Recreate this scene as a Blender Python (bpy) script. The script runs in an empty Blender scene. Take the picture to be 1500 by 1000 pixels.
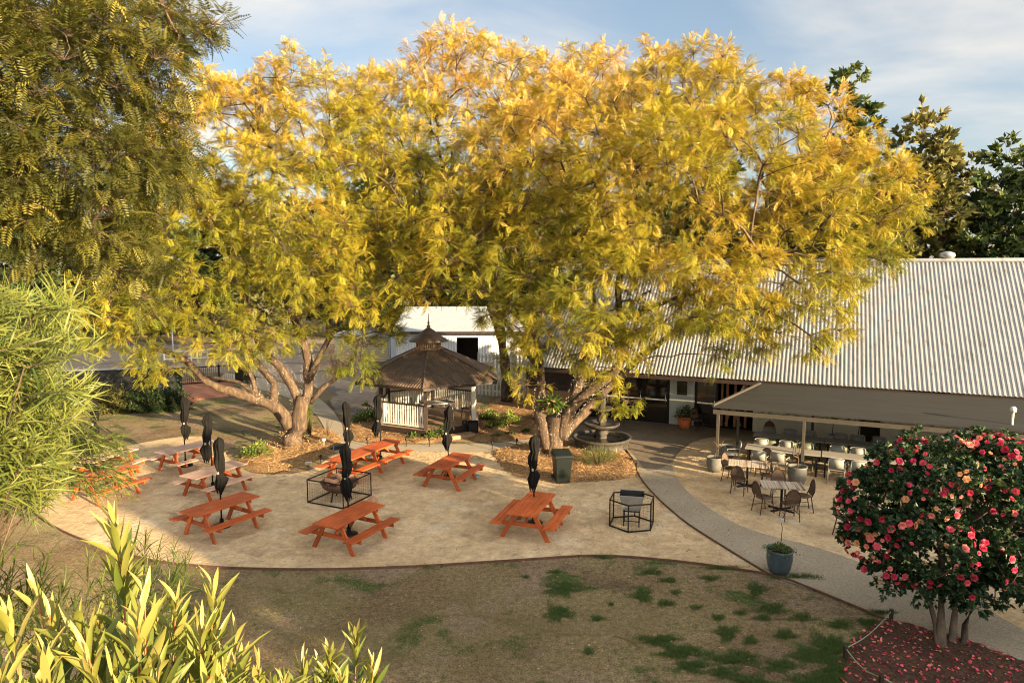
import bpy, math, random
import numpy as np
from math import sin, cos, pi, radians, atan2, sqrt
random.seed(7); RNG = np.random.default_rng(11)
SC = bpy.context.scene
COL = SC.collection
# ------------------------------------------------------------------ camera
CH = 6.8; PITCH = radians(6.0)
cam_d = bpy.data.cameras.new("camera"); cam = bpy.data.objects.new("camera", cam_d); COL.objects.link(cam)
cam.location = (0, 0, CH); cam.rotation_euler = (pi/2 - PITCH, 0, 0)
cam_d.lens = 24.0; cam_d.sensor_width = 36.0; cam_d.clip_end = 2000; cam_d.clip_start = 0.05
SC.camera = cam
def ray(px, py):
    u = (px-750)/1000; v = (500-py)/1000
    return np.array([u, cos(PITCH)+v*sin(PITCH), -sin(PITCH)+v*cos(PITCH)])
def gp(px, py, z=0.0):
    r = ray(px, py); t = (z-CH)/r[2]
    return np.array([r[0]*t, r[1]*t, z])
def wp(px, py, Y):
    r = ray(px, py); t = Y/r[1]
    return np.array([r[0]*t, Y, CH+r[2]*t])
# ------------------------------------------------------------------ materials
def nt(m): m.use_nodes = True; m.node_tree.nodes.clear(); return m.node_tree
def ramp(t, stops):
    r = t.nodes.new('ShaderNodeValToRGB'); e = r.color_ramp.elements
    while len(e) < len(stops): e.new(0.5)
    for i, (p, c) in enumerate(stops): e[i].position = p; e[i].color = (*c, 1)
    return r
def mat(name, stops, scale=5, stretch=(1,1,1), rough=.7, metal=0, bump=0, bscale=None, detail=6, spec=.4, world=False, emis=None, coat=0):
    m = bpy.data.materials.new(name); t = nt(m); N = t.nodes; L = t.links
    o = N.new('ShaderNodeOutputMaterial'); b = N.new('ShaderNodeBsdfPrincipled'); L.new(b.outputs[0], o.inputs[0])
    b.inputs['Roughness'].default_value = rough; b.inputs['Metallic'].default_value = metal
    b.inputs['Specular IOR Level'].default_value = spec; b.inputs['Coat Weight'].default_value = coat
    if world: g = N.new('ShaderNodeNewGeometry').outputs['Position']
    else: g = N.new('ShaderNodeTexCoord').outputs['Object']
    mp = N.new('ShaderNodeMapping'); mp.inputs['Scale'].default_value = stretch; L.new(g, mp.inputs[0])
    n = N.new('ShaderNodeTexNoise'); n.inputs['Scale'].default_value = scale; n.inputs['Detail'].default_value = detail; n.inputs['Roughness'].default_value = .65
    L.new(mp.outputs[0], n.inputs[0])
    r = ramp(t, stops); L.new(n.outputs[0], r.inputs[0]); L.new(r.outputs[0], b.inputs['Base Color'])
    if bump:
        n2 = N.new('ShaderNodeTexNoise'); n2.inputs['Scale'].default_value = bscale or scale*3; n2.inputs['Detail'].default_value = 5
        L.new(mp.outputs[0], n2.inputs[0]); bp = N.new('ShaderNodeBump'); bp.inputs['Strength'].default_value = bump; bp.inputs['Distance'].default_value = .03
        L.new(n2.outputs[0], bp.inputs['Height']); L.new(bp.outputs[0], b.inputs['Normal'])
    if name in ('oiled_red_wood', 'glare_paled_wood'):
        oi = N.new('ShaderNodeObjectInfo'); ns = N.new('ShaderNodeTexNoise'); ns.inputs['Scale'].default_value = 2.2; ns.inputs['Detail'].default_value = 5; L.new(N.new('ShaderNodeNewGeometry').outputs['Position'], ns.inputs[0])
        ml = N.new('ShaderNodeMath'); ml.operation = 'MULTIPLY_ADD'; ml.inputs[1].default_value = .45; ml.inputs[2].default_value = .25; L.new(oi.outputs['Random'], ml.inputs[0])
        a2 = N.new('ShaderNodeMath'); a2.operation = 'ADD'; L.new(ml.outputs[0], a2.inputs[0]); L.new(ns.outputs[0], a2.inputs[1])
        hv = N.new('ShaderNodeHueSaturation'); L.new(r.outputs[0], hv.inputs['Color']); L.new(a2.outputs[0], hv.inputs['Value']); L.new(hv.outputs[0], b.inputs['Base Color'])
    if emis: b.inputs['Emission Color'].default_value = (*emis[0], 1); b.inputs['Emission Strength'].default_value = emis[1]
    return m
def plain(name, c, rough=.6, metal=0, var=.25, scale=6, spec=.4, bump=0, **k):
    a = tuple(x*(1-var) for x in c); b = tuple(min(1, x*(1+var)) for x in c)
    return mat(name, [(.3, a), (.7, b)], scale=scale, rough=rough, metal=metal, spec=spec, bump=bump, **k)
def leafmat(name, stops, trans=.35, rough=.5, spec=.3):
    m = bpy.data.materials.new(name); t = nt(m); N = t.nodes; L = t.links
    o = N.new('ShaderNodeOutputMaterial'); b = N.new('ShaderNodeBsdfPrincipled'); tr = N.new('ShaderNodeBsdfTranslucent'); mx = N.new('ShaderNodeMixShader')
    a = N.new('ShaderNodeAttribute'); a.attribute_name = 'tint'
    r = ramp(t, stops); L.new(a.outputs['Fac'], r.inputs[0]); L.new(r.outputs[0], b.inputs['Base Color'])
    hs = N.new('ShaderNodeHueSaturation'); hs.inputs['Value'].default_value = 1.15; hs.inputs['Saturation'].default_value = 1.05
    L.new(r.outputs[0], hs.inputs['Color']); L.new(hs.outputs[0], tr.inputs[0])
    b.inputs['Roughness'].default_value = rough; b.inputs['Specular IOR Level'].default_value = spec
    mx.inputs[0].default_value = trans; L.new(b.outputs[0], mx.inputs[1]); L.new(tr.outputs[0], mx.inputs[2]); L.new(mx.outputs[0], o.inputs[0])
    return m
M = {}
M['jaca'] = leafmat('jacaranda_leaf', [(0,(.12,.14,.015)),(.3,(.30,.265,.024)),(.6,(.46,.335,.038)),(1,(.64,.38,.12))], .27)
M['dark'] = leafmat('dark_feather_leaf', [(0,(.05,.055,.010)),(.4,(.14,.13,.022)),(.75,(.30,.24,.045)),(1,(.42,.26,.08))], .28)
M['wattle'] = leafmat('narrow_leaf', [(0,(.04,.065,.012)),(.5,(.16,.175,.03)),(1,(.31,.28,.07))], .3, .45)
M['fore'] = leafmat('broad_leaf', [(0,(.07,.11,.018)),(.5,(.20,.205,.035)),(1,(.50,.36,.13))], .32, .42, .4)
M['bgdark'] = leafmat('far_dark_leaf', [(0,(.020,.035,.012)),(.6,(.05,.075,.02)),(1,(.13,.15,.035))], .2)
M['bgolive'] = leafmat('far_olive_leaf', [(0,(.06,.065,.018)),(.6,(.14,.13,.035)),(1,(.26,.21,.06))], .25)
M['shrub'] = leafmat('shrub_leaf', [(0,(.03,.06,.012)),(.5,(.09,.15,.02)),(1,(.26,.30,.05))], .3)
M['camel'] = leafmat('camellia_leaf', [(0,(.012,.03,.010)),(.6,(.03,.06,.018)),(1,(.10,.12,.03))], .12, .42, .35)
M['petal'] = leafmat('petal', [(0,(.30,.012,.03)),(.4,(.62,.04,.09)),(.7,(.74,.16,.17)),(.85,(.74,.30,.16)),(1,(.60,.30,.12))], .25, .5)
M['straw'] = leafmat('straw', [(0,(.14,.07,.03)),(.5,(.40,.23,.09)),(1,(.66,.44,.20))], .1, .7)
M['grass'] = leafmat('grass_blade', [(0,(.03,.06,.012)),(.6,(.07,.115,.022)),(1,(.15,.18,.035))], .25, .6)
M['dry'] = leafmat('dry_grass_blade', [(0,(.11,.09,.035)),(.5,(.24,.20,.08)),(1,(.42,.34,.15))], .2, .7)
M['bark'] = mat('bark', [(.3,(.028,.017,.010)),(.52,(.080,.050,.029)),(.7,(.18,.12,.065))], 7, (1,1,.3), .85, bump=1.0, bscale=16)
M['darkbark'] = mat('dark_bark', [(.3,(.05,.035,.022)),(.7,(.16,.11,.07))], 4, (1,1,.35), .9, bump=.5, bscale=14)
M['redstem'] = plain('red_stem', (.38,.13,.05), .5)
M['wood'] = mat('oiled_red_wood', [(.25,(.27,.050,.014)),(.55,(.42,.090,.022)),(.8,(.52,.16,.05))], 3, (1,14,14), .5, bump=.12, bscale=4, spec=.3)
M['woodglare'] = mat('glare_paled_wood', [(.25,(.36,.20,.13)),(.6,(.48,.31,.22)),(.85,(.56,.41,.32))], 3, (1,14,14), .42, bump=.15, bscale=4, spec=.4)  # pale greyish tones paint in the sky glare on the tabletops
M['black'] = plain('black_canvas', (.009,.008,.007), .9, spec=.1, bump=.2, bscale=30)
M['blackmetal'] = plain('black_metal', (.014,.012,.011), .45, .5)
M['rust'] = plain('rusty_steel', (.12,.06,.035), .7, .3, .4)
M['galv'] = plain('galvanised', (.36,.36,.34), .4, .6, .2)
M['white'] = plain('white_paint', (.62,.58,.50), .5, var=.05)
M['cream'] = mat('cream_render', [(.35,(.72,.64,.46)),(.7,(.80,.72,.54))], 2.5, rough=.8, bump=.08, bscale=60)
M['greywall'] = plain('grey_green_render', (.44,.45,.38), .8, var=.07, scale=2, bump=.06, bscale=60)
M['roof'] = mat('zinc_roof', [(.3,(.18,.17,.155)),(.42,(.25,.252,.25)),(.6,(.29,.292,.29)),(.8,(.32,.322,.32))], 1.6, (3,1,.25), .5, metal=.1, world=True)
M['whiteroof'] = plain('white_roof_sheet', (.28,.30,.32), .5, var=.08, scale=1.5)
M['gazroof'] = mat('gazebo_roof', [(.25,(.07,.045,.03)),(.6,(.145,.097,.062)),(.85,(.24,.16,.095))], 3, (1,1,1), .55, bump=.1)
M['awning'] = mat('awning_sheet', [(.2,(.030,.029,.026)),(.8,(.046,.043,.037))], 1.2, (.5,3,1), .9, spec=.1)
M['galvbeam'] = plain('steel_beam', (.075,.062,.045), .5, .2, .15)
M['glass'] = plain('dark_glass', (.018,.013,.009), .06, spec=.8, var=.1)
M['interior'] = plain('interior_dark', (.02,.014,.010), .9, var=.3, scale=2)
M['amber'] = plain('interior_timber', (.42,.17,.06), .5)
M['stone'] = mat('cast_stone', [(.3,(.02,.016,.012)),(.7,(.075,.06,.043))], 8, rough=.7, bump=.4)
M['water'] = plain('water', (.02,.018,.012), .05, spec=.8)
M['potgrey'] = plain('grey_pot_glaze', (.125,.12,.10), .5, var=.15, scale=8)
M['potblue'] = plain('blue_grey_glaze', (.055,.075,.085), .35, var=.25, scale=8)
M['terra'] = plain('terracotta', (.52,.14,.04), .5, var=.15)
M['soil'] = plain('soil', (.05,.032,.02), .95, bump=.5)
M['wicker'] = mat('wicker', [(.35,(.05,.028,.015)),(.65,(.15,.09,.05))], 60, rough=.6, bump=.5)
M['frame'] = plain('dark_cane_frame', (.04,.018,.01), .5)
M['greyplastic'] = plain('pale_resin', (.24,.225,.185), .5, var=.06)
M['greenplastic'] = plain('olive_resin', (.09,.10,.055), .5, var=.1)
M['tablegrey'] = plain('grey_tabletop', (.30,.27,.22), .45, var=.08)
M['binmat'] = plain('dark_green_plastic', (.005,.008,.006), .45)
M['timber'] = mat('deck_timber', [(.3,(.20,.12,.06)),(.7,(.38,.25,.14))], 4, (1,10,10), .7, bump=.2)
M['darktimber'] = plain('dark_brown_paint', (.03,.018,.012), .5)
M['brick'] = plain('tan_cladding', (.44,.34,.19), .7, var=.1)
M['corr'] = plain('pale_steel_cladding', (.50,.53,.56), .5, var=.05)
M['rope'] = plain('green_rope', (.20,.28,.16), .8)
M['bulb'] = mat('bulb', [(0,(1,.8,.5)),(1,(1,.8,.5))], emis=((1.0,.70,.36), 2.0))
M['blue'] = plain('blue_enamel', (.05,.35,.50), .4)
M['log'] = mat('log', [(.3,(.25,.10,.05)),(.7,(.55,.30,.17))], 6, (1,4,4), .8, bump=.4)
M['blackwall'] = plain('charcoal_board', (.013,.013,.012), .8, var=.3, scale=2)
M['redbrickpave'] = plain('red_mulch', (.30,.12,.06), .9, var=.4, scale=12, bump=.6)
def slatmat():
    m = mat('slatted_timber', [(.30,(.10,.06,.035)),(.42,(.34,.25,.17)),(.58,(.52,.45,.36)),(.75,(.16,.10,.06))], 3, (4.5,.15,.15), .6, detail=1)
    return m
M['slat'] = slatmat()
def corrugated(name, c, freq, axis, rough=.6, amp=.5):   # real fine profile too small to model at that distance is bump
    m = bpy.data.materials.new(name); t = nt(m); N = t.nodes; L = t.links
    o = N.new('ShaderNodeOutputMaterial'); b = N.new('ShaderNodeBsdfPrincipled'); L.new(b.outputs[0], o.inputs[0])
    b.inputs['Base Color'].default_value = (*c, 1); b.inputs['Roughness'].default_value = rough
    tc = N.new('ShaderNodeTexCoord'); w = N.new('ShaderNodeTexWave'); w.bands_direction = axis; w.inputs['Scale'].default_value = freq
    L.new(tc.outputs['Object'], w.inputs[0]); bp = N.new('ShaderNodeBump'); bp.inputs['Strength'].default_value = amp; bp.inputs['Distance'].default_value = .03
    L.new(w.outputs['Fac'], bp.inputs['Height']); L.new(bp.outputs[0], b.inputs['Normal'])
    return m
M['corrwall'] = corrugated('ribbed_pale_wall', (.50,.52,.54), 1.6, 'X', .5, .8)
M['roller'] = corrugated('ribbed_tan_door', (.44,.35,.20), 1.7, 'Z', .6, .8)

def groundmat(name, base, patch=None, speck=None, bump=.3, bscale=20, big=.35, rough=.9):
    """world-space ground: base = 3 colours over large noise, speck = fine grain, patch = (colour, scale, threshold)"""
    m = bpy.data.materials.new(name); t = nt(m); N = t.nodes; L = t.links
    o = N.new('ShaderNodeOutputMaterial'); b = N.new('ShaderNodeBsdfPrincipled'); L.new(b.outputs[0], o.inputs[0]); b.inputs['Roughness'].default_value = rough
    b.inputs['Specular IOR Level'].default_value = .15
    g = N.new('ShaderNodeNewGeometry')
    def noise(s, d=6, dist=0):
        n = N.new('ShaderNodeTexNoise'); n.inputs['Scale'].default_value = s; n.inputs['Detail'].default_value = d; n.inputs['Distortion'].default_value = dist
        n.inputs['Roughness'].default_value = .6; L.new(g.outputs['Position'], n.inputs[0]); return n.outputs[0]
    r = ramp(t, [(.32, base[0]), (.5, base[1]), (.68, base[2])]); L.new(noise(big, 8, .6), r.inputs[0]); c = r.outputs[0]
    def mix(c1, c2, fac, mode='MIX'):
        x = N.new('ShaderNodeMix'); x.data_type = 'RGBA'; x.blend_type = mode
        if isinstance(fac, float): x.inputs[0].default_value = fac
        else: L.new(fac, x.inputs[0])
        L.new(c1, x.inputs[6])
        if isinstance(c2, tuple): x.inputs[7].default_value = (*c2, 1)
        else: L.new(c2, x.inputs[7])
        return x.outputs[2]
    if patch:
        for (pc, ps, th, w) in patch:
            rr = ramp(t, [(th-w, (0,0,0)), (th+w, (1,1,1))]); L.new(noise(ps, 9, .4), rr.inputs[0]); c = mix(c, pc, rr.outputs[0])
    if speck:
        for (sc, lo, hi, f) in speck:
            rr = ramp(t, [(.35, (lo,lo,lo)), (.65, (hi,hi,hi))]); L.new(noise(sc, 3), rr.inputs[0]); c = mix(c, rr.outputs[0], float(f), 'MULTIPLY')
    L.new(c, b.inputs['Base Color'])
    bp = N.new('ShaderNodeBump'); bp.inputs['Strength'].default_value = bump; bp.inputs['Distance'].default_value = .05
    L.new(noise(bscale, 6), bp.inputs['Height']); L.new(bp.outputs[0], b.inputs['Normal'])
    return m
M['lawn'] = groundmat('dry_lawn', [(.25,.20,.095),(.22,.16,.08),(.16,.10,.055)], [((.25,.175,.115), .55, .58, .05), ((.11,.07,.045), .4, .60, .06), ((.07,.09,.025), .8, .59, .03)], [(9,.65,1.25,.9),(28,.5,1.4,.9),(100,.6,1.3,.6)], .7, 40, .3)
M['sand'] = groundmat('granite_sand', [(.47,.325,.175),(.57,.41,.235),(.66,.49,.295)], [((.34,.24,.14), 1.1, .62, .07), ((.60,.48,.32), .7, .63, .06)], [(4,.80,1.12,.8),(1.6,.85,1.1,.8),(14,.85,1.12,.7),(90,.75,1.2,.7)], .9, 9, .3)
M['path'] = groundmat('aggregate_path', [(.28,.23,.16),(.32,.265,.19),(.35,.29,.21)], None, [(42,.62,1.35,.7),(20,.85,1.12,.7)], .3, 40, .5, .8)
M['forecourt'] = groundmat('stained_concrete', [(.17,.13,.09),(.21,.165,.115),(.24,.195,.14)], [((.16,.13,.10), .5, .60, .08)], [(150,.6,1.35,.8),(5,.8,1.1,.7)], .25, 60, .4, .75)
M['carpark'] = groundmat('carpark', [(.20,.155,.115),(.27,.21,.155),(.34,.27,.20)], [((.14,.12,.10), .35, .58, .03)], [(3,.8,1.15,.8),(30,.8,1.15,.7)], .3, 10, .15)
M['road'] = groundmat('concrete_path_pale', [(.30,.25,.18),(.35,.295,.22),(.38,.325,.25)], None, [(60,.85,1.1,.7)], .2, 40, .4)
M['mulch'] = groundmat('mulch', [(.16,.085,.04),(.28,.16,.075),(.40,.25,.12)], None, [(20,.5,1.4,.9),(60,.5,1.4,.9)], 1.0, 25, 1.0)
M['bedsoil'] = groundmat('bed_soil', [(.06,.033,.022),(.08,.043,.028),(.11,.058,.036)], None, [(20,.5,1.4,.9)], .8, 25, 1.0)
# ------------------------------------------------------------------ objects
def tag(o, label=None, cat=None, group=None, kind=None):
    if label: o['label'] = label
    if cat: o['category'] = cat
    if group: o['group'] = group
    if kind: o['kind'] = kind
    return o
def empty(name, loc, label, cat, rz=0, group=None):
    o = bpy.data.objects.new(name, None); COL.objects.link(o); o.location = tuple(loc); o.rotation_euler = (0, 0, rz); o.empty_display_size = .2
    return tag(o, label, cat, group)
def mesh_np(name, V, F, m, parent=None, tint=None, smooth=False):
    V = np.asarray(V, np.float32); F = np.asarray(F, np.int32); k = F.shape[1]
    me = bpy.data.meshes.new(name); me.vertices.add(len(V)); me.vertices.foreach_set('co', V.ravel())
    me.loops.add(F.size); me.loops.foreach_set('vertex_index', F.ravel()); me.polygons.add(len(F))
    me.polygons.foreach_set('loop_start', np.arange(0, F.size, k, dtype=np.int32))
    if tint is not None:
        a = me.attributes.new('tint', 'FLOAT', 'FACE'); a.data.foreach_set('value', np.asarray(tint, np.float32))
    me.update(calc_edges=True); me.polygons.foreach_set('use_smooth', np.full(len(F), smooth)); me.materials.append(m)
    o = bpy.data.objects.new(name, me); COL.objects.link(o); o.parent = parent
    return o
class MB:
    def __init__(s): s.v = []; s.f = []
    def add(s, V, F):
        n = len(s.v); s.v += [tuple(map(float, p)) for p in V]; s.f += [tuple(int(i)+n for i in f) for f in F]; return s
    def box(s, c, d, rz=0, M3=None):
        x, y, z = d[0]/2, d[1]/2, d[2]/2
        P = np.array([(a*x, b*y, e*z) for e in (-1,1) for a, b in ((-1,-1),(1,-1),(1,1),(-1,1))])
        if M3 is not None: P = P @ np.array(M3).T
        elif rz: R = np.array([[cos(rz),-sin(rz),0],[sin(rz),cos(rz),0],[0,0,1]]); P = P @ R.T
        return s.add(P+np.array(c), [(3,2,1,0),(4,5,6,7),(0,1,5,4),(1,2,6,5),(2,3,7,6),(3,0,4,7)])
    def beam(s, a, b, w, h, up=(0,0,1)):
        a = np.array(a, float); b = np.array(b, float); d = b-a; L = np.linalg.norm(d); x = d/L
        y = np.cross(up, x); n = np.linalg.norm(y); y = y/n if n > 1e-6 else np.array([0,1.,0]); z = np.cross(x, y)
        return s.box((a+b)/2, (L, w, h), M3=np.stack([x, y, z], 1))
    def tube(s, pts, rad, n=6, cap=True):
        pts = [np.array(p, float) for p in pts]; m = len(pts)
        if not hasattr(rad, '__len__'): rad = [rad]*m
        base = len(s.v); ref = np.array([0.31,.17,.93])
        for i, p in enumerate(pts):
            d = pts[min(i+1, m-1)]-pts[max(i-1, 0)]; d = d/(np.linalg.norm(d)+1e-9)
            x = np.cross(d, ref); nn = np.linalg.norm(x)
            x = x/nn if nn > .05 else np.array([1.,0,0]); y = np.cross(d, x)
            for k in range(n):
                a = 2*pi*k/n; s.v.append(tuple(p+rad[i]*(cos(a)*x+sin(a)*y)))
        for i in range(m-1):
            for k in range(n):
                q = base+i*n; s.f.append((q+k, q+(k+1)%n, q+n+(k+1)%n, q+n+k))
        if cap:
            s.f.append(tuple(base+k for k in range(n))[::-1]); s.f.append(tuple(base+(m-1)*n+k for k in range(n)))
        return s
    def lathe(s, prof, n=24, c=(0,0,0), fn=None, cap=True):
        base = len(s.v); c = np.array(c, float)
        for i, (r, z) in enumerate(prof):
            for k in range(n):
                a = 2*pi*k/n; rr = r*(fn(a, z) if fn else 1)
                s.v.append((c[0]+rr*cos(a), c[1]+rr*sin(a), c[2]+z))
        for i in range(len(prof)-1):
            for k in range(n):
                q = base+i*n; s.f.append((q+k, q+(k+1)%n, q+n+(k+1)%n, q+n+k))
        if cap:
            s.f.append(tuple(base+k for k in range(n))[::-1]); s.f.append(tuple(base+(len(prof)-1)*n+k for k in range(n)))
        return s
    def build(s, name, m, parent=None, smooth=False, bevel=0):
        me = bpy.data.meshes.new(name); me.from_pydata(s.v, [], s.f); me.materials.append(m); me.update()
        if smooth: me.polygons.foreach_set('use_smooth', [True]*len(me.polygons))
        o = bpy.data.objects.new(name, me); COL.objects.link(o); o.parent = parent
        if bevel:
            b = o.modifiers.new('bevel', 'BEVEL'); b.width = bevel; b.segments = 2; b.limit_method = 'ANGLE'
        return o
def copytree(o, loc, rz, label=None, group=None, parent=None):
    c = o.copy(); COL.objects.link(c)
    if parent is not None: c.parent = parent
    if loc is not None: c.location = tuple(loc); c.rotation_euler = (0, 0, rz)
    if label: c['label'] = label
    if group: c['group'] = group
    for ch in list(o.children): copytree(ch, None, 0, parent=c)
    return c
# --------- batch scatter of a small template
def frames(D, up=None):
    D = D/np.linalg.norm(D, axis=1, keepdims=True)
    if up is None: up = np.array([0,0,1.])+RNG.normal(0,.35,D.shape)
    Y = np.cross(up, D); Y /= (np.linalg.norm(Y, axis=1, keepdims=True)+1e-9); Z = np.cross(D, Y)
    return np.stack([D, Y, Z], 2)
def scatter(tv, tf, P, R, S, tint):
    n = len(P); S = np.asarray(S)
    if S.ndim == 1: S = np.stack([S]*3, 1)
    V = np.einsum('nij,nkj->nki', R, tv[None]*S[:, None, :])+P[:, None, :]
    F = tf[None]+(np.arange(n)*len(tv))[:, None, None]
    return V.reshape(-1, 3), F.reshape(-1, tf.shape[1]), np.repeat(tint, len(tf))
def merge(parts):
    Vs, Fs, Ts = [], [], []; n = 0
    for V, F, T in parts: Vs.append(V); Fs.append(F+n); Ts.append(T); n += len(V)
    return np.concatenate(Vs), np.concatenate(Fs), np.concatenate(Ts)
def t_frond(pairs=6, lw=.16, w=.055, droop=.35):
    v = []; f = []
    for i in range(pairs):
        x = .15+.8*i/(pairs-1); l = lw*(1-.55*abs(x-.45)/.55*.9)
        for sgn in (-1, 1):
            b = np.array([x, 0, -droop*x*x]); d = np.array([.45, sgn, -.25]); d = d/np.linalg.norm(d)*l
            q = np.array([-d[1], d[0], 0]); q = q/np.linalg.norm(q)*w/2
            k = len(v); v += [b-q*.5, b+d*.55-q, b+d, b+d*.55+q]; f.append((k, k+1, k+2, k+3))
    return np.array(v), np.array(f)
def t_blade(seg=4, w=.1, bend=.35, prof=None, fold=.25):
    v = []; f = []
    for i in range(seg+1):
        x = i/seg; ww = w*(sin(pi*min(1, (x*.93+.06)))**.8 if prof is None else prof(x))/2
        z = -bend*x*x; v += [(x, -ww, z+ww*fold), (x, 0, z), (x, ww, z+ww*fold)]
    for i in range(seg):
        a = i*3; f += [(a, a+3, a+4, a+1), (a+1, a+4, a+5, a+2)]
    return np.array(v, float), np.array(f)
def t_leaf(w=.55):
    v = np.array([(0,0,0),(.45,-w/2,.06),(1,0,-.05),(.45,w/2,.06)]); return v, np.array([(0,1,2,3)])
def rdir(n):
    d = RNG.normal(size=(n, 3)); return d/np.linalg.norm(d, axis=1, keepdims=True)
# ================================================================== TREES
def ells(L): 
    out = []
    for e in L:
        D = e[4]; c = wp(e[0], e[1], D); k = D/1000; rd = e[5] if len(e) > 5 else (e[2]+e[3])/2*k
        out.append((c, np.array([e[2]*k, rd, e[3]*k])))
    return out
def sample_crown(E, n, lo=.5, minz=1.8, sep=.55):
    vol = np.array([np.prod(r)**.8 for c, r in E]); vol /= vol.sum(); P = []
    tries = 0
    while len(P) < n and tries < n*12:
        tries += 1
        c, r = E[RNG.choice(len(E), p=vol)]
        d = RNG.normal(size=3); d /= np.linalg.norm(d); q = c+d*r*(lo+(1-lo)*RNG.random()**.6)
        if q[2] < minz: continue
        # drop points deep inside another ellipsoid
        if any(np.sum(((q-c2)/r2)**2) < lo*lo for c2, r2 in E): continue
        if P and np.min(np.sum((np.array(P)-q)**2, 1)) < sep*sep: continue
        P.append(q)
    return np.array(P)
def smooth_poly(pts, step=.35, jit=.0):
    pts = [np.array(p, float) for p in pts]; out = [pts[0]]
    P = [2*pts[0]-pts[1]]+pts+[2*pts[-1]-pts[-2]]
    for i in range(1, len(P)-2):
        n = max(1, int(np.linalg.norm(P[i+1]-P[i])/step))
        for k in range(1, n+1):
            t = k/n; a, b, c, d = P[i-1], P[i], P[i+1], P[i+2]
            q = .5*((2*b)+(c-a)*t+(2*a-5*b+4*c-d)*t*t+(3*b-a-3*c+d)*t**3)
            out.append(q+RNG.normal(0, jit, 3) if jit else q)
    return out
PRISM_V = np.array([(x, .5*cos(a)*(1.0-.6*x), .5*sin(a)*(1.0-.6*x)) for x in (0, 1) for a in (0, 2.1, 4.2)]); PRISM_F = np.array([(0,1,4,3),(1,2,5,4),(2,0,3,5)])
def add_batch(mb, V, F):
    n = len(mb.v); mb.v += [tuple(p) for p in V.tolist()]; mb.f += [tuple(i+n for i in f) for f in F.tolist()]
def tree(name, label, cat, base, limbs, E, nclump, leaf, bark, tpl, subtips=9, fpt=5, flen=(.3,.45), clr=(.7,1.2), tintf=None, group=None, rt=.013, sep=.6, minz=1.8, lo=.5, droop=.15, gaps=0, trunkr=None, noempty=False, cands=None, updown=.25, seedpts=None):
    root = empty(name, base, label, cat, group=group); base = np.array(base, float)
    mb = MB(); nodes = []; par = []; cost = []; cnt = []
    for pts, r0, r1 in limbs:
        q = smooth_poly([np.array(p)-base for p in pts], .4, .012)
        m = len(q); r0 *= .86; r1 *= .75; rr = [r0+(r1-r0)*(i/(m-1))**.7 for i in range(m)]
        mb.tube(q, [r*(1+.10*sin(i*1.7+r0*40)) for i, r in enumerate(rr)], 9)
        for i, p in enumerate(q):
            if i < m*.45: continue
            nodes.append(p); par.append(-1); cost.append(0 if i > m*.7 else 1.0); cnt.append(0)
    C = (sample_crown(E, nclump, lo, minz, sep) if seedpts is None else seedpts)-base
    if gaps:
        ph = RNG.random((4, 3))*6; k = RNG.normal(0, 1, (4, 3))
        g = sum(np.sin(C@k[i]*1.0+ph[i, 0]) for i in range(4)); C = C[g > np.quantile(g, gaps)]
    N0 = np.array(nodes); top = N0[:, 2].mean()
    order = np.argsort([np.min(np.sum((N0-c)**2, 1)) for c in C]); paths = []
    for ci in order:
        c = C[ci]; A = np.array(nodes); K = np.array(cost)
        d = np.linalg.norm(A-c, axis=1); sc = d+.35*K+np.where(A[:, 2] > c[2]+.6, 1.2, 0); j = int(np.argmin(sc))
        a = A[j]; L = d[j]; n = max(2, int(L/.5)); mid = (a+c)/2+np.array([0, 0, .12*L])+RNG.normal(0, .09*L, 3)
        ids = [j]; prev = j
        for k in range(1, n+1):
            t = k/n; p = (1-t)**2*a+2*t*(1-t)*mid+t*t*c+RNG.normal(0, .04, 3)*(k < n)
            nodes.append(p); par.append(prev); cost.append(cost[prev]+L/n); cnt.append(0); prev = len(nodes)-1; ids.append(prev)
        paths.append(ids); q = prev
        while q >= 0: cnt[q] += 1; q = par[q]
    for ids in paths:
        rr = [rt*max(1, cnt[i])**.46 for i in ids]; rr[0] = min(rr[0], rr[1]*1.15)
        mb.tube([nodes[i] for i in ids], rr, 5, cap=False)
    # sub twigs
    n = len(C); cr = RNG.uniform(clr[0], clr[1], n)
    ctr = C.mean(0); out = C-ctr; out /= np.linalg.norm(out, axis=1, keepdims=True)
    ci = np.repeat(np.arange(n), subtips); d = rdir(len(ci))+out[ci]*.55; d[:, 2] = d[:, 2]*.75+.15; d /= np.linalg.norm(d, axis=1, keepdims=True)
    ln = cr[ci]*RNG.uniform(.45, 1.0, len(ci)); T = C[ci]+d*ln[:, None]
    V, F, _ = scatter(PRISM_V, PRISM_F, C[ci], frames(d), np.stack([ln, np.full(len(ci), rt*1.3), np.full(len(ci), rt*1.3)], 1), ci)
    add_batch(mb, V, F)
    mb.build('trunk', bark, root, True)
    # leaves
    fi = np.repeat(np.arange(len(T)), fpt); back = RNG.random(len(fi))**1.5*.45
    P = T[fi]-d[fi]*(ln[fi]*back)[:, None]; fd = rdir(len(fi))*.9+d[fi]*.85; fd[:, 2] = fd[:, 2]*.75-droop
    up = np.array([0, 0, 1.])+rdir(len(fi))*updown*1.8
    L = RNG.uniform(flen[0], flen[1], len(fi)); L = np.stack([L, L*RNG.uniform(.55, 1.25, len(fi)), L*RNG.uniform(-.6, 2.2, len(fi))], 1)
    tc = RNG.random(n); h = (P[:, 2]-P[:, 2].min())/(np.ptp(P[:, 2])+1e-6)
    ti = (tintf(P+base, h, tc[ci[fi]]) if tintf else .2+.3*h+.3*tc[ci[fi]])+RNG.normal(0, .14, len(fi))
    tv, tf = tpl; V, F, Tt = scatter(tv, tf, P, frames(fd, up), L, np.clip(ti, 0, 1))
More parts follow.
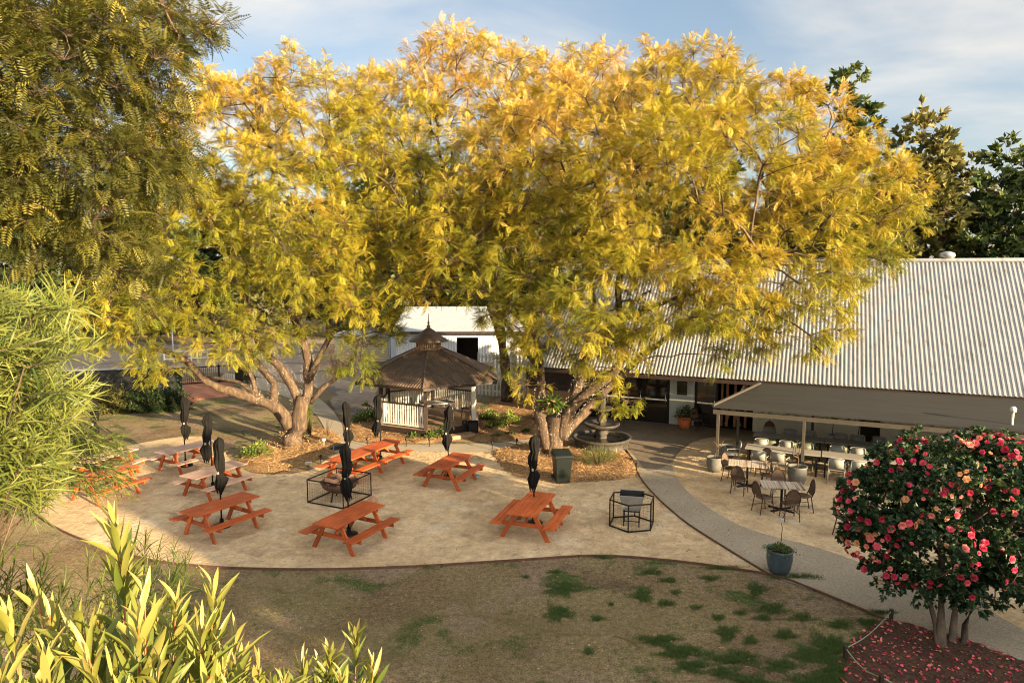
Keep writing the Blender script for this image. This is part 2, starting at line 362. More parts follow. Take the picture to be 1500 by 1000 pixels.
    mesh_np('crown', V, F, leaf, root, Tt)
    return root
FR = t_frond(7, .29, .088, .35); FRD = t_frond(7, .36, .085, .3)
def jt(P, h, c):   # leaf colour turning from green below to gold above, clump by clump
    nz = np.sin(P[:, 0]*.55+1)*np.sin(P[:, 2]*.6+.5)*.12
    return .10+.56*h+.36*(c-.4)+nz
# ---- right jacaranda
D = 25
RB = gp(812, 668)
Rl = [([RB, wp(812, 640, 24.6), wp(815, 610, 24.6)], .48, .40),
      ([wp(800, 655, 24.5), wp(792, 610, 24.4), wp(793, 560, 24.8), wp(788, 505, 25.5), wp(760, 440, 26)], .27, .10),
      ([wp(818, 640, 24.6), wp(838, 596, 24.4), wp(870, 566, 24.2), wp(900, 545, 24), wp(914, 520, 24), wp(911, 480, 24), wp(905, 420, 24), wp(925, 330, 24)], .30, .10),
      ([wp(820, 630, 24.8), wp(842, 580, 25.2), wp(853, 540, 25.8), wp(870, 470, 26.4), wp(860, 380, 26.6), wp(845, 280, 26.6)], .26, .09),
      ([wp(822, 640, 24.9), wp(870, 590, 25.9), wp(930, 530, 26.8), wp(1010, 470, 26.8), wp(1090, 410, 26), wp(1150, 340, 26)], .24, .08),
      ([wp(908, 470, 24), wp(980, 440, 23), wp(1040, 420, 22.5), wp(1110, 380, 22)], .12, .05),
      ([wp(790, 540, 25), wp(745, 480, 24.5), wp(722, 440, 24.5), wp(690, 370, 24.5)], .13, .06)]
RE = ells([(1000,175,120,95,26),(1120,235,135,110,25),(1245,300,95,100,24),(1290,225,40,40,24),(1275,340,50,60,23.6),(1010,300,200,140,22.5),(850,250,150,135,25),(760,390,115,95,24),(940,430,165,75,21.5),(1130,400,105,75,22),(1190,455,45,55,22),(690,340,90,90,25),(1060,470,90,40,23.5),(900,480,95,35,22.5),(800,470,80,40,22.5),(640,425,50,28,24.6),(768,535,36,40,24.1),(905,578,24,16,23.6),(905,515,90,32,23.3),(1005,505,70,34,23.2),(1095,478,60,38,22.8),(860,500,40,30,23),(1250,390,55,60,23.5)])
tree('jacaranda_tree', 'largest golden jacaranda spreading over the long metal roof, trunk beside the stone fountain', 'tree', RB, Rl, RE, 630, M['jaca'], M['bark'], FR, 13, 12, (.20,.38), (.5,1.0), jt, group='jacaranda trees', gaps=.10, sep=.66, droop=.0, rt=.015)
# hanging sprays low on the right tree
# ---- left jacaranda
LB = gp(430, 655)
Ll = [([LB, wp(430, 640, 25.9), wp(440, 605, 25.9), wp(445, 580, 25.9)], .50, .36),
      ([wp(425, 625, 25.8), wp(405, 598, 25.6), wp(375, 585, 25.4), wp(345, 574, 25.2), wp(305, 560, 25), wp(270, 525, 24.8), wp(225, 510, 24.5)], .34, .11),
      ([wp(395, 592, 25.6), wp(372, 575, 25.4), wp(350, 560, 25.8), wp(325, 555, 26), wp(290, 550, 26.4)], .14, .06),
      ([wp(400, 595, 25.6), wp(401, 562, 25.8), wp(390, 548, 26.2), wp(372, 525, 26.5), wp(355, 505, 26.6), wp(310, 490, 26.5), wp(250, 470, 26.2)], .20, .09),
      ([wp(440, 600, 26), wp(428, 565, 26), wp(408, 535, 26), wp(385, 512, 26), wp(372, 480, 26), wp(350, 400, 25.5), wp(330, 310, 25)], .25, .09),
      ([wp(447, 590, 26), wp(452, 560, 26.1), wp(447, 510, 26.4), wp(420, 440, 26.5), wp(395, 340, 26.4), wp(400, 250, 26)], .26, .09),
      ([wp(455, 590, 26), wp(475, 566, 26), wp(500, 548, 25.8), wp(518, 525, 25.6), wp(530, 490, 25.4)], .13, .06),
      ([wp(378, 590, 25.4), wp(372, 560, 25.4), wp(362, 535, 25.5), wp(380, 515, 25.6), wp(378, 490, 25.6)], .12, .08),
      ([wp(450, 560, 26), wp(480, 500, 26.2), wp(520, 420, 26.5), wp(560, 330, 26.5)], .16, .08)]
LE = ells([(545,165,62,55,27.5),(325,215,110,95,25.5),(440,190,115,90,27),(540,280,90,95,27),(290,350,100,100,24),(420,320,120,105,24.5),(540,395,75,65,25),(330,440,105,40,24),(460,440,95,45,24.5),(530,475,50,35,25),(250,290,60,110,24.5),(240,430,70,50,23.5),(210,480,45,30,23.5),(165,470,50,35,23),(150,440,60,40,22),(228,520,45,32,24),(345,500,50,25,24.2),(290,478,80,32,24.3),(400,478,75,32,24.6),(575,450,55,38,26),(528,522,38,30,25.4),(516,568,14,9,25.5)])
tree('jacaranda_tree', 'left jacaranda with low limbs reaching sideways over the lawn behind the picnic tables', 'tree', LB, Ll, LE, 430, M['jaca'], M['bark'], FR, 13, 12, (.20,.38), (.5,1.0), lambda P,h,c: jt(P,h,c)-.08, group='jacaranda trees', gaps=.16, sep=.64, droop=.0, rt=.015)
# ---- middle jacaranda behind the gazebo
MBs = gp(742, 590)
Ml = [([MBs, wp(740, 540, 35), wp(732, 470, 35)], .36, .26), ([wp(735, 500, 35), wp(700, 400, 34.5), wp(660, 300, 34), wp(640, 200, 34)], .22, .08), ([wp(733, 480, 35), wp(725, 380, 35), wp(722, 280, 35), wp(745, 180, 35)], .24, .08), ([wp(730, 470, 35), wp(790, 350, 36), wp(850, 220, 36)], .18, .07), ([wp(722, 440, 35), wp(640, 420, 33), wp(590, 380, 32)], .14, .06)]
ME = ells([(690,130,90,72,34),(595,190,85,80,33),(790,150,80,68,35),(650,270,105,90,32),(870,130,60,50,35),(760,250,90,80,33),(610,330,70,60,32),(600,410,55,30,31)])
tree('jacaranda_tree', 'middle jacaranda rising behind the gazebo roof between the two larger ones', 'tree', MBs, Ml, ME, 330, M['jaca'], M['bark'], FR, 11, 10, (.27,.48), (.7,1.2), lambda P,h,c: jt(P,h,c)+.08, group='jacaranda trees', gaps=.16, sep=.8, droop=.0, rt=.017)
# ---- near dark feathery tree on the left
NB = np.array([-11.5, 11.5, 0.])
Nl = [([NB, (-11.3, 11.5, 4), (-10.8, 11.6, 8), (-10.2, 11.7, 12), (-9.6, 11.8, 15)], .32, .10), ([(-11, 11.5, 6), (-9.8, 11.2, 8), (-8.5, 11, 9.6), (-7.5, 11, 10.6)], .13, .05), ([(-10.9, 11.6, 8), (-8.6, 12, 10.4), (-6.6, 12.2, 11.4), (-5.2, 12.4, 11.7)], .11, .035), ([(-11.1, 11.5, 5), (-9.6, 12, 6.2), (-8, 12.2, 7)], .10, .04)]
NE = ells([(50,90,110,110,11.5),(170,95,90,90,12),(110,250,110,100,12),(215,235,55,60,12.5),(50,370,80,70,11.5),(150,360,70,60,12),(250,30,70,42,12.5),(350,15,36,20,12.7,.5),(190,400,55,40,12.5),(-40,200,90,200,11)])
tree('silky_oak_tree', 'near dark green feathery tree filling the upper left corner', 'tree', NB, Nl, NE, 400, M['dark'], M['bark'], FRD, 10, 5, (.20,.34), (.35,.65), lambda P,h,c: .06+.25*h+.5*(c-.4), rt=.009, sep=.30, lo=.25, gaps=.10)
# ---- trees behind the building and the car park
QL = t_leaf(.6)
def bgtree(label, px, D, htop_py, wpx, kind='bgdark', cat='tree', n=60, sc=1.15, group='trees behind the buildings'):
    base = wp(px, 395, D); base[2] = 0; zt = wp(px, htop_py, D)[2]; w = wpx*D/1000
    lim = [([base, base+(0.2, 0, zt*.4), base+(0, .2, zt*.75)], .3+zt*.012, .12)]
    for k in range(4):
        a = RNG.random()*6.28; lim.append(([base+(0.1, 0, zt*(.25+.1*k)), base+(cos(a)*w*.25, sin(a)*w*.25, zt*(.42+.1*k)), base+(cos(a)*w*.45, sin(a)*w*.45, zt*(.55+.1*k))], .16, .06))
    E = []
    m = 7
    for k in range(m):
        f = (k+.3)/m; rr = w*.5*(.65+.45*sin(pi*min(1, f*.95+.05)))*(.75 if f > .85 else 1)
        E.append((base+np.array([RNG.uniform(-.25, .25)*w, RNG.uniform(-.2, .2)*w, zt*(.18+.72*f)]), np.array([rr*.75, rr*.75, zt*.13])))
    E.append((base+np.array([0, 0, zt*.93]), np.array([w*.18, w*.18, zt*.07])))
    return tree('broadleaf_tree', label, cat, base, lim, E, int(n*1.3), M[kind], M['darkbark'], QL, 9, 16, (.3*sc, .62*sc), (1.0, 2.1), lambda P, h, c: .15+.35*h+.6*(c-.4), group=group, rt=.02, sep=1.2, minz=.8, lo=.35, droop=0, updown=1)
bgtree('tall slim dark tree poking above the golden crown, highest on the right skyline', 1222, 50, 118, 75, 'bgdark', n=60)
bgtree('dark wispy tree above the roof ridge, just right of the golden crown', 1330, 48, 180, 110, 'bgolive', n=90)
bgtree('olive tree with pale bare twigs behind the roof ridge near the roof vent', 1385, 52, 228, 110, 'bgolive', n=100)
bgtree('dense dark green tree at the right edge behind the roof ridge', 1465, 47, 226, 120, 'bgdark', n=120)
bgtree('dark green tree low behind the ridge, half behind the golden crown', 1290, 56, 260, 110, 'bgdark', n=80)
bgtree('dark tree cut by the right edge of the view', 1560, 52, 240, 120, 'bgdark', n=80)
for i, (px, D, top, w, kd, lb) in enumerate([(20,62,290,120,'bgdark','dark tree at far left beyond the car park'),(120,70,300,130,'bgolive','olive tree beyond the car park, second from the left edge'),
    (215,64,318,120,'bgdark','dark tree beyond the white posts of the car park'),(310,72,305,120,'bgdark','dark tree beyond the car park seen between limbs of the left jacaranda'),(395,66,300,110,'bgolive','olive tree behind the left jacaranda trunk'),
    (480,70,290,120,'bgdark','dark tree beyond the tan roller door shed'),(560,64,280,110,'bgdark','dark tree left behind the white roofed shed'),(645,66,270,120,'bgolive','olive tree directly behind the white shed roof'),
    (740,62,285,120,'bgdark','dark tree behind the right end of the white shed'),(840,60,270,120,'bgdark','dark tree behind the left end of the long metal roof'),(940,58,280,120,'bgolive','olive tree behind the ridge, hidden mostly by the golden crown'),
    (1050,56,270,120,'bgdark','dark tree behind the ridge seen through gaps in the golden crown'),(1150,58,260,110,'bgdark','dark tree behind the ridge left of the tall slim tree')]):
    bgtree(lb, px, D, top-22, w*1.1, kd, n=75, group='trees behind the buildings')
# ================================================================== SHRUBS built of stems with leaves
def stemshrub(name, label, cat, base, tips, leaf, stem, tpl, nl, span, L, ang=.6, spread=.0, tintf=None, bend=.25, sr=.006, mids=None, group=None, upl=.35):
    root = empty(name, base, label, cat, group=group); base = np.array(base, float); mb = MB(); parts = []
    for ti, t in enumerate(tips):
        t = np.array(t, float)-base; L0 = np.linalg.norm(t); a = np.zeros(3) if mids is None else np.array(mids[ti])-base
        mid = a+(t-a)*.5+np.array([0, 0, -bend*.3*np.linalg.norm(t-a)])+RNG.normal(0, .04*np.linalg.norm(t-a), 3)
        path = [(1-s)**2*a+2*s*(1-s)*mid+s*s*t for s in np.linspace(0, 1, 9)]
        if mids is not None: mb.tube([np.zeros(3), a*.5+RNG.normal(0,.02,3), a], [sr*2.2, sr*1.8, sr*1.3], 5, cap=False)
        mb.tube(path, [sr*(1.3-.9*i/8) for i in range(9)], 5, cap=False)
        pl = np.array(path); seg = np.linalg.norm(np.diff(pl, axis=0), axis=1); cl = np.r_[0, np.cumsum(seg)]; tot = cl[-1]
        s = tot-np.sort(RNG.random(nl))*min(span, tot*.95)
        P = np.stack([np.interp(s, cl, pl[:, k]) for k in range(3)], 1); dr = pl[-1]-pl[-2]; dr /= np.linalg.norm(dr)
        phi = np.arange(nl)*2.4+RNG.random(); x = np.cross(dr, (0.3, .2, .9)); x /= np.linalg.norm(x); y = np.cross(dr, x)
        side = np.cos(phi)[:, None]*x+np.sin(phi)[:, None]*y; an = ang*RNG.uniform(.5, 1.3, nl)*(.35+.65*(tot-s)/span)
        d = np.cos(an)[:, None]*dr+np.sin(an)[:, None]*side; d[:, 2] += RNG.normal(0, .08, nl)+upl*.1
        Lf = RNG.uniform(L[0], L[1], nl)*(.55+.45*np.minimum(1, (tot-s)/(span*.35)))
        f = 1-(tot-s)/span
        tt = (.25+.5*f if tintf is None else tintf(f))+RNG.normal(0, .12, nl)
        V, F, T = scatter(*tpl, P, frames(d, side*-1+RNG.normal(0, .4, (nl, 3))), np.stack([Lf, Lf*RNG.uniform(.6, 1.15, nl), Lf*RNG.uniform(-.8, 2.6, nl)], 1), np.clip(tt, 0, 1)); parts.append((V, F, T))
    mb.build('stems', stem, root, True); V, F, T = merge(parts); mesh_np('leaves', V, F, leaf, root, T, True)
    return root
BL = t_blade(5, .17, .16); NL = t_blade(5, .065, .45); PL = t_blade(3, .3, .2)
# foreground broad-leaf shrub, three leaders groups so each leafy head stands on its own stem
fb = np.array([-1.75, 2.3, 0.])
tips = []; mids = []
spec = [(160,735,2.1),(215,835,2.0),(110,865,1.9),(20,880,1.75),(60,835,2.1),(255,855,2.2),(310,830,2.4),(345,905,2.3),(300,890,2.0),(200,880,1.8),(130,930,1.7),(60,940,1.7),(375,945,2.2),
        (395,985,2.0),(240,940,1.8),(310,960,1.9),(180,985,1.7),(5,960,1.6),(90,900,2.2),(270,910,2.4),(330,1000,1.9),(40,1010,1.6),(120,1030,1.6),(230,1030,1.7),(285,870,2.5),(180,800,2.3),(235,880,2.3),(150,880,2.1),(10,1040,1.6),
        (80,870,2.0),(195,915,2.0),(275,1000,1.7),(350,860+80,2.5),(-20,900,1.9),(160,960,1.8),(215,985,1.9),(60,1000,1.9),(325,925,2.1)]
for px, py, Dd in spec: tips.append(wp(px+RNG.uniform(-8,8), py+30, Dd)); mids.append(wp(px*.75+60, py+360, Dd+.05))
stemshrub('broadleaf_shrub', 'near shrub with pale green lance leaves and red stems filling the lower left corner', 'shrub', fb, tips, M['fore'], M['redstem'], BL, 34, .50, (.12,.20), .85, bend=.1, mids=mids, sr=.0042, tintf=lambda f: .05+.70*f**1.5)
tips = []; mids = []
for px, py, Dd in [(520,925,2.6),(485,950,2.5),(445,960,2.4),(500,990,2.3),(415,1000,2.2),(460,1010,2.3),(545,975,2.6),(390,1010,2.2),(530,1010,2.4),(470,975,2.6)]:
    tips.append(wp(px, py, Dd)); mids.append(wp(px*.8+90, py+200, Dd+.05))
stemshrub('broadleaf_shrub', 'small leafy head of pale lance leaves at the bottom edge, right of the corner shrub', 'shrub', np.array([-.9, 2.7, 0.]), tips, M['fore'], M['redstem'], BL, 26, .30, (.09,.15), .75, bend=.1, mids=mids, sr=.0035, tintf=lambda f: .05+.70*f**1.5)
# narrow-leaf wattle, left
tips = []; mids = []
for k in range(300):
    t = RNG.random(); px = RNG.uniform(-60, 1)*(1-t)+RNG.uniform(-20, 168)*t; py = RNG.uniform(425, 730)
    lim = 165-abs(py-545)*.42
    if px > lim: px = lim*RNG.random()
    Dd = RNG.uniform(4.4, 6.0); tips.append(wp(px, py, Dd)); mids.append(wp(px-RNG.uniform(50, 120), py+RNG.uniform(0, 90), Dd+RNG.uniform(-.2, .5)))
stemshrub('wattle_tree', 'bright yellow-green narrow-leaved wattle at the left edge above the picnic tables', 'tree', np.array([-6.2, 5.6, 0.]), tips, M['wattle'], M['bark'], NL, 34, .45, (.13,.24), .9, bend=.1, mids=mids, sr=.004, tintf=lambda f: .12+.42*f)
tips = []; mids = []
for k in range(80):
    px = RNG.uniform(20, 200); py = RNG.uniform(625, 735); 
    if py < 640+max(0, (px-150))*.2: py += 20
    Dd = RNG.uniform(6.2, 7.4); tips.append(wp(px, py, Dd)); mids.append(wp(px-RNG.uniform(60, 130), py-RNG.uniform(20, 70), Dd))
stemshrub('wattle_tree', 'darker drooping narrow-leaved spray hanging in front of the far left picnic tables', 'tree', np.array([-8.2, 7.0, 0.]), tips, M['wattle'], M['bark'], NL, 24, .5, (.14,.24), .9, bend=-.1, mids=mids, sr=.004, tintf=lambda f: .0+.35*f)
tips = [wp(px, py, D_) for px, py, D_ in [(215,783,7),(235,795,7),(255,800,6.8),(262,822,6.5),(200,800,6.6),(185,790,7),(232,815,6.6),(275,812,6.8),(215,830,6.2),(250,840,6.2),(190,825,6.2),(240,860,6),(210,870,6),(270,850,6.2)]]
tips += [wp(px, py, 5.6) for px, py in [(5,795),(25,805),(50,815),(75,805),(15,835),(60,840),(95,845),(40,860),(130,820),(150,840),(110,880),(30,900),(80,910),(170,870)]]
mids = [t+np.array([-.25, -.1, -1.1]) for t in tips]
stemshrub('wattle_shrub', 'dark green narrow-leaved shrub behind the pale corner shrub at the edge of the sand court', 'shrub', np.array([-3.7, 6.2, 0.]), tips, M['wattle'], M['bark'], NL, 40, .7, (.16,.28), 1.0, bend=0, mids=mids, sr=.004, tintf=lambda f: .0+.22*f)
# ---- generic leafy shrub (ball of leaves on short stems)
def bush(name, label, base, r, h, leafm, n=500, L=(.08,.14), tpl=QL, group=None, tint=.4, stem=True, cat='shrub', shell=.5):
    root = empty(name, base, label, cat, group=group); mb = MB(); nst = 9
    tp = rdir(nst*3); tp[:, 2] = abs(tp[:, 2])*.9+.1; tp = tp*np.array([r*.8, r*.8, h*.8])
    for t in tp: mb.tube([(0,0,0), t*.5+RNG.normal(0,.02,3), t], [.014*max(.5,r), .009, .004], 4, cap=False)
    mb.build('stems', M['darkbark'], root)
    d = rdir(n); d[:, 2] = abs(d[:, 2]); rr = (shell+(1-shell)*RNG.random(n))[:, None]; lump = 1+.18*np.sin(d[:, :1]*7+1)+.15*np.sin(d[:, 1:2]*9)
    P = d*rr*lump*np.array([r, r, h]); dd = rdir(n)*.8+d; 
    V, F, T = scatter(*tpl, P, frames(dd), RNG.uniform(L[0], L[1], n), np.clip(tint+RNG.normal(0, .2, n)+.2*(P[:, 2]/h-.5), 0, 1))
    mesh_np('foliage', V, F, leafm, root, T); return root
# ================================================================== CAMELLIA
cb = gp(1376, 952); 
Cl = [([cb+(-.0,0,0), wp(1371, 915, 12.1), wp(1362, 880, 12.1), wp(1333, 845, 12.1), wp(1318, 800, 12.1), wp(1312, 770, 12.2)], .085, .045), ([cb+(.05,0,0), wp(1378, 900, 12.15), wp(1380, 830, 12.2), wp(1368, 760, 12.3)], .10, .05),
      ([cb+(.28,.1,0), wp(1398, 900, 12.2), wp(1408, 830, 12.2), wp(1430, 760, 12.3)], .085, .04), ([cb+(.45,0,0), wp(1415, 915, 12.1), wp(1440, 850, 12), wp(1470, 780, 12)], .08, .04)]
CE = ells([(1330,715,80,70,12.2),(1290,735,60,60,12),(1420,730,95,85,12.4),(1400,820,100,70,12),(1480,760,90,110,12),(1460,860,80,55,11.8),(1360,800,85,55,11.8),(1540,780,90,130,12.3),(1310,775,60,45,12),(1390,690,50,50,11.8),(1490,690,45,50,12),(1445,895,55,32,12),(1500,900,55,35,12),(1400,870,40,25,12),(1258,735,32,28,12),(1275,790,40,35,12),(1300,835,35,25,12),(1345,665,40,22,12.3),(1450,655,40,20,12.4)])
camC = sample_crown(CE, 640, .35, .9, .125); gk = np.sin(camC[:, 0]*5.1+1)+np.sin(camC[:, 2]*5.7+2)+np.sin(camC[:, 1]*4.3); camC = camC[gk > -1.5]
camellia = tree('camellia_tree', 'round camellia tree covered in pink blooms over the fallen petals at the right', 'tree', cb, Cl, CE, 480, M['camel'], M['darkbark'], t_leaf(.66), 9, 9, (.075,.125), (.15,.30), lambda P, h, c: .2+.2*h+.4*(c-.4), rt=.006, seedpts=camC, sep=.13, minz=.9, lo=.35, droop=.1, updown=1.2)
# rosette flower: three rings of cupped petals
fv = []; ff = []; 
for ring, (n_, rad, tilt, z0) in enumerate([(6,1.0,.25,0),(6,.72,.7,.05),(5,.45,1.15,.1)]):
    for k in range(n_):
        a = 2*pi*k/n_+ring*.5; b = a+.85; c_ = a-.85
        def pt(ang, r_, z): return (r_*cos(ang), r_*sin(ang), z)
        i0 = len(fv); fv += [pt(a, .12*rad, z0), pt(c_, .86*rad*cos(tilt*.5), z0+.35*rad*sin(tilt)), pt(a, rad*cos(tilt*.7), z0+.75*rad*sin(tilt)), pt(b, .86*rad*cos(tilt*.5), z0+.35*rad*sin(tilt))]; ff.append((i0, i0+1, i0+2, i0+3))
fv = np.array(fv)[:, [2, 0, 1]]; ff = np.array(ff)   # local x = facing
fpos = []
tries = 0
while len(fpos) < 330 and tries < 40000:
    tries += 1
    c, r = CE[RNG.integers(len(CE))]; d = rdir(1)[0]
    if d[1] > .35: continue
    q = c+d*r*RNG.uniform(.93, 1.08)
    if q[2] < 1.2 or any(np.sum(((q-c2)/r2)**2) < .80 for c2, r2 in CE): continue
    if np.min(np.sum((camC-q)**2, 1)) > .07: continue
    if fpos and np.min(np.sum((np.array([f[0] for f in fpos])-q)**2, 1)) < .014: continue
    fpos.append((q, d))
fpos.sort(key=lambda f: np.linalg.norm(f[0]-np.array([0, 0, CH])))
fm = []
for t_ in (.1, .3, .5, .75, .95):
    me_o = mesh_np('flower', fv, ff, M['petal'], camellia, np.clip(RNG.normal(t_, .06, len(ff)), 0, 1)); fm.append(me_o)
def rot_of(d):
    R = frames(np.array([d]), np.array([[.1, .2, 1.]]))[0]
    from mathutils import Matrix
    return Matrix([list(map(float, r)) for r in R]).to_euler()
rest = []
vis = [f for f in fpos if (f[0][0]/f[0][1]*1000+750) < 1520]
for i, (q, d) in enumerate(vis):
    p = q-cb; dd = d+RNG.normal(0, .3, 3)+np.array([0, -.3, .1]); k = i if i < 5 else RNG.integers(5); s = RNG.uniform(.035, .08)
    if i < 100:
        o = fm[i] if i < 5 else bpy.data.objects.new('flower', fm[k].data)
        if i >= 5: COL.objects.link(o); o.parent = camellia
        o.location = tuple(p); o.rotation_euler = rot_of(dd); o.scale = (s, s, s)
    else: rest.append((p, dd, s, RNG.random()))
if rest:
    V, F, T = scatter(fv, ff, np.array([r[0] for r in rest]), frames(np.array([r[1] for r in rest])), np.array([r[2] for r in rest]), np.array([r[3] for r in rest]))
    tag(mesh_np('flowers', V, F, M['petal'], camellia, T), kind='stuff')
# ================================================================== SETTING
def sheet(name, pts, z, m, kind='structure'):
    P = [(p[0], p[1], z) for p in pts]; A = sum(P[i][0]*P[(i+1)%len(P)][1]-P[(i+1)%len(P)][0]*P[i][1] for i in range(len(P)))
    if A < 0: P = P[::-1]
    mb = MB(); mb.add(P, [tuple(range(len(P)))]); o = mb.build(name, m); return tag(o, kind=kind)
def G(L, step=.5): # smooth pixel outline on the ground (closed)
    pts = [gp(*p) for p in L]; n = len(pts); out = []
    for i in range(n):
        a, b, c, d = pts[i-1], pts[i], pts[(i+1)%n], pts[(i+2)%n]; k = max(2, int(np.linalg.norm(c-b)/step))
        for j in range(k):
            t = j/k; out.append(.5*((2*b)+(c-a)*t+(2*a-5*b+4*c-d)*t*t+(3*b-a-3*c+d)*t**3))
    return out
def GL(L, step=.4): return smooth_poly([gp(*p) for p in L], step)
sheet('ground', [(-300,-60), (300,-60), (300,500), (-300,500)], 0, M['lawn'])
sheet('car_park', [gp(-60,497), gp(900,497), gp(900,545), gp(700,560), gp(560,560), gp(540,592), gp(440,560), gp(330,545), gp(160,552), gp(-60,560)], .006, M['carpark'])
court_front = [(38,726),(50,752),(90,778),(150,802),(215,820),(300,831),(450,835),(600,831),(750,822),(870,815),(960,820),(1040,829),(1125,842)]
path_left = [(1125,842),(1060,802),(1010,770),(985,750),(960,727),(938,700),(925,670),(905,650),(880,640)]
court_back = [(820,655),(720,661),(600,661),(500,664),(450,690),(380,694),(345,680),(300,640),(200,650),(100,680)]
court = GL(court_front)+GL(path_left)[1:]+GL(court_back)
sheet('sand_court', court, .008, M['sand'])
sheet('patio_sand', G([(1046,640),(1000,658),(985,682),(1000,712),(1040,745),(1100,776),(1200,803),(1300,838),(1420,880),(1560,960),(1800,900),(1800,640),(1500,640),(1200,640)]), .010, M['sand'])
sheet('path', [*GL(path_left), *GL([(880,640),(860,625),(800,632),(780,604),(900,600),(1040,606),(1300,625),(1500,640),(1500,650),(1200,655),(1050,640),(1000,655),(985,682),(1000,712),(1040,745),(1100,776),(1200,803),(1300,838),(1420,880),(1560,960)]), *GL([(1560,1060),(1420,960),(1300,907),(1200,868),(1125,842)])], .014, M['path'])
sheet('forecourt', G([(790,634),(800,612),(900,600),(1040,607),(1200,622),(1190,640),(1060,638),(1000,655),(986,676),(950,690),(930,668),(905,650),(850,642)]), .018, M['forecourt'])
sheet('garden_path', [*GL([(330,546),(400,558),(450,574),(480,594),(500,620),(506,640),(540,650),(620,651),(720,649),(800,640),(860,636)]), *GL([(880,642),(820,655),(720,662),(600,662),(500,665),(482,650),(474,625),(455,600),(420,582),(380,570),(320,556)])], .016, M['road'])
sheet('path_slab', [gp(642,648), gp(690,647), gp(668,631), gp(640,632)], .020, M['timber'])
# steel edging, a thin upright strip
def edging(pts, nm='kerb_edging'):
    mb = MB(); pts = [np.array([p[0], p[1], 0]) for p in pts]
    for a, b in zip(pts[:-1], pts[1:]): mb.beam(a+(0,0,.028), b+(0,0,.028), .022, .056)
    tag(mb.build(nm, M['rust']), kind='structure')
edging(GL(court_front+[(1160,852),(1200,868),(1290,905),(1340,925)])); edging(GL(path_left))
# planted beds: a mounded sheet of mulch with straw lying on it
def inside(P, poly):
    x, y = P[:, 0], P[:, 1]; c = np.zeros(len(P), bool); n = len(poly)
    for i in range(n):
        x1, y1 = poly[i][:2]; x2, y2 = poly[i-1][:2]
        k = ((y1 > y) != (y2 > y)); xi = (x2-x1)*(y-y1)/(y2-y1+1e-12)+x1; c ^= k & (x < xi)
    return c
def edged(P, poly):   # distance to outline
    d = np.full(len(P), 9.); n = len(poly)
    for i in range(n):
        a = np.array(poly[i-1][:2]); b = np.array(poly[i][:2]); ab = b-a; t = np.clip(((P[:, :2]-a)@ab)/(ab@ab+1e-9), 0, 1); d = np.minimum(d, np.linalg.norm(P[:, :2]-(a+t[:, None]*ab), axis=1))
    return d
def bed(px, m, straw=0, h=.07, sm=None, sl=(.06,.16), name='garden_bed', sw=.10, tpl=None, nm2='straw_mulch', lab=None):
    poly = G(px, .35); A = np.array(poly)[:, :2]; lo = A.min(0); hi = A.max(0); s = .14
    xs = np.arange(lo[0], hi[0]+s, s); ys = np.arange(lo[1], hi[1]+s, s); X, Y = np.meshgrid(xs, ys); P = np.stack([X.ravel(), Y.ravel()], 1)
    ins = inside(P, poly); dd = edged(P, poly); 
    hf = lambda Q, d: .02+h*np.clip(d/.35, 0, 1)*(1+.35*np.sin(Q[:, 0]*3.1+Q[:, 1]*1.7)*np.sin(Q[:, 1]*2.3))
    Z = np.where(ins, hf(P, dd), -.03); V = np.c_[P, Z]; nx = len(xs); F = []
    for j in range(len(ys)-1):
        for i in range(nx-1):
            a = j*nx+i; q = (a, a+1, a+nx+1, a+nx)
            if ins[list(q)].any(): F.append(q)
    o = mesh_np(name, V, np.array(F), m, None, None, True); tag(o, kind='structure')
    if straw:
        Q = RNG.uniform(lo, hi, (straw*3, 2)); Q = Q[inside(Q, poly)][:straw]; z = hf(Q, edged(Q, poly))+RNG.uniform(.0, .03, len(Q)); d = rdir(len(Q)); d[:, 2] *= .25
        V, F, T = scatter(*(tpl or t_blade(2, sw, .15)), np.c_[Q, z], frames(d), RNG.uniform(sl[0], sl[1], len(Q)), np.clip(RNG.normal(.55, .25, len(Q)), 0, 1))
        tag(mesh_np(nm2, V, F, sm or M['straw'], None, T), kind='stuff')
    return poly
bed([(722,661),(726,672),(745,692),(790,704),(850,707),(933,697),(926,672),(900,650),(850,644),(780,648)], M['mulch'], 9000, sl=(.08,.24), sw=.07)
bed([(350,668),(372,690),(420,689),(468,671),(500,652),(488,632),(440,628),(390,645)], M['mulch'], 8000, sl=(.08,.24), sw=.07)
bed([(508,634),(520,645),(560,648),(640,648),(660,634),(690,634),(694,646),(760,644),(792,632),(800,610),(782,588),(730,582),(700,600),(560,600),(520,612)], M['mulch'], 10000, sl=(.08,.24), sw=.07)
bed([(484,586),(505,610),(530,606),(560,590),(545,575),(505,572)], M['carpark'], 0, .04)
bed([(262,560),(270,590),(300,584),(345,577),(330,560)], M['redbrickpave'], 0, .06)
bed([(270,586),(300,592),(420,600),(420,590),(345,577)], M['redbrickpave'], 0, .04) if False else None
camp = bed([(1236,958),(1262,925),(1300,908),(1380,925),(1500,968),(1700,1060),(1600,1200),(1300,1150),(1236,1010)], M['bedsoil'], 1500, .06, M['petal'], (.03,.085), 'petal_bed', tpl=t_leaf(.7), nm2='fallen_petals')
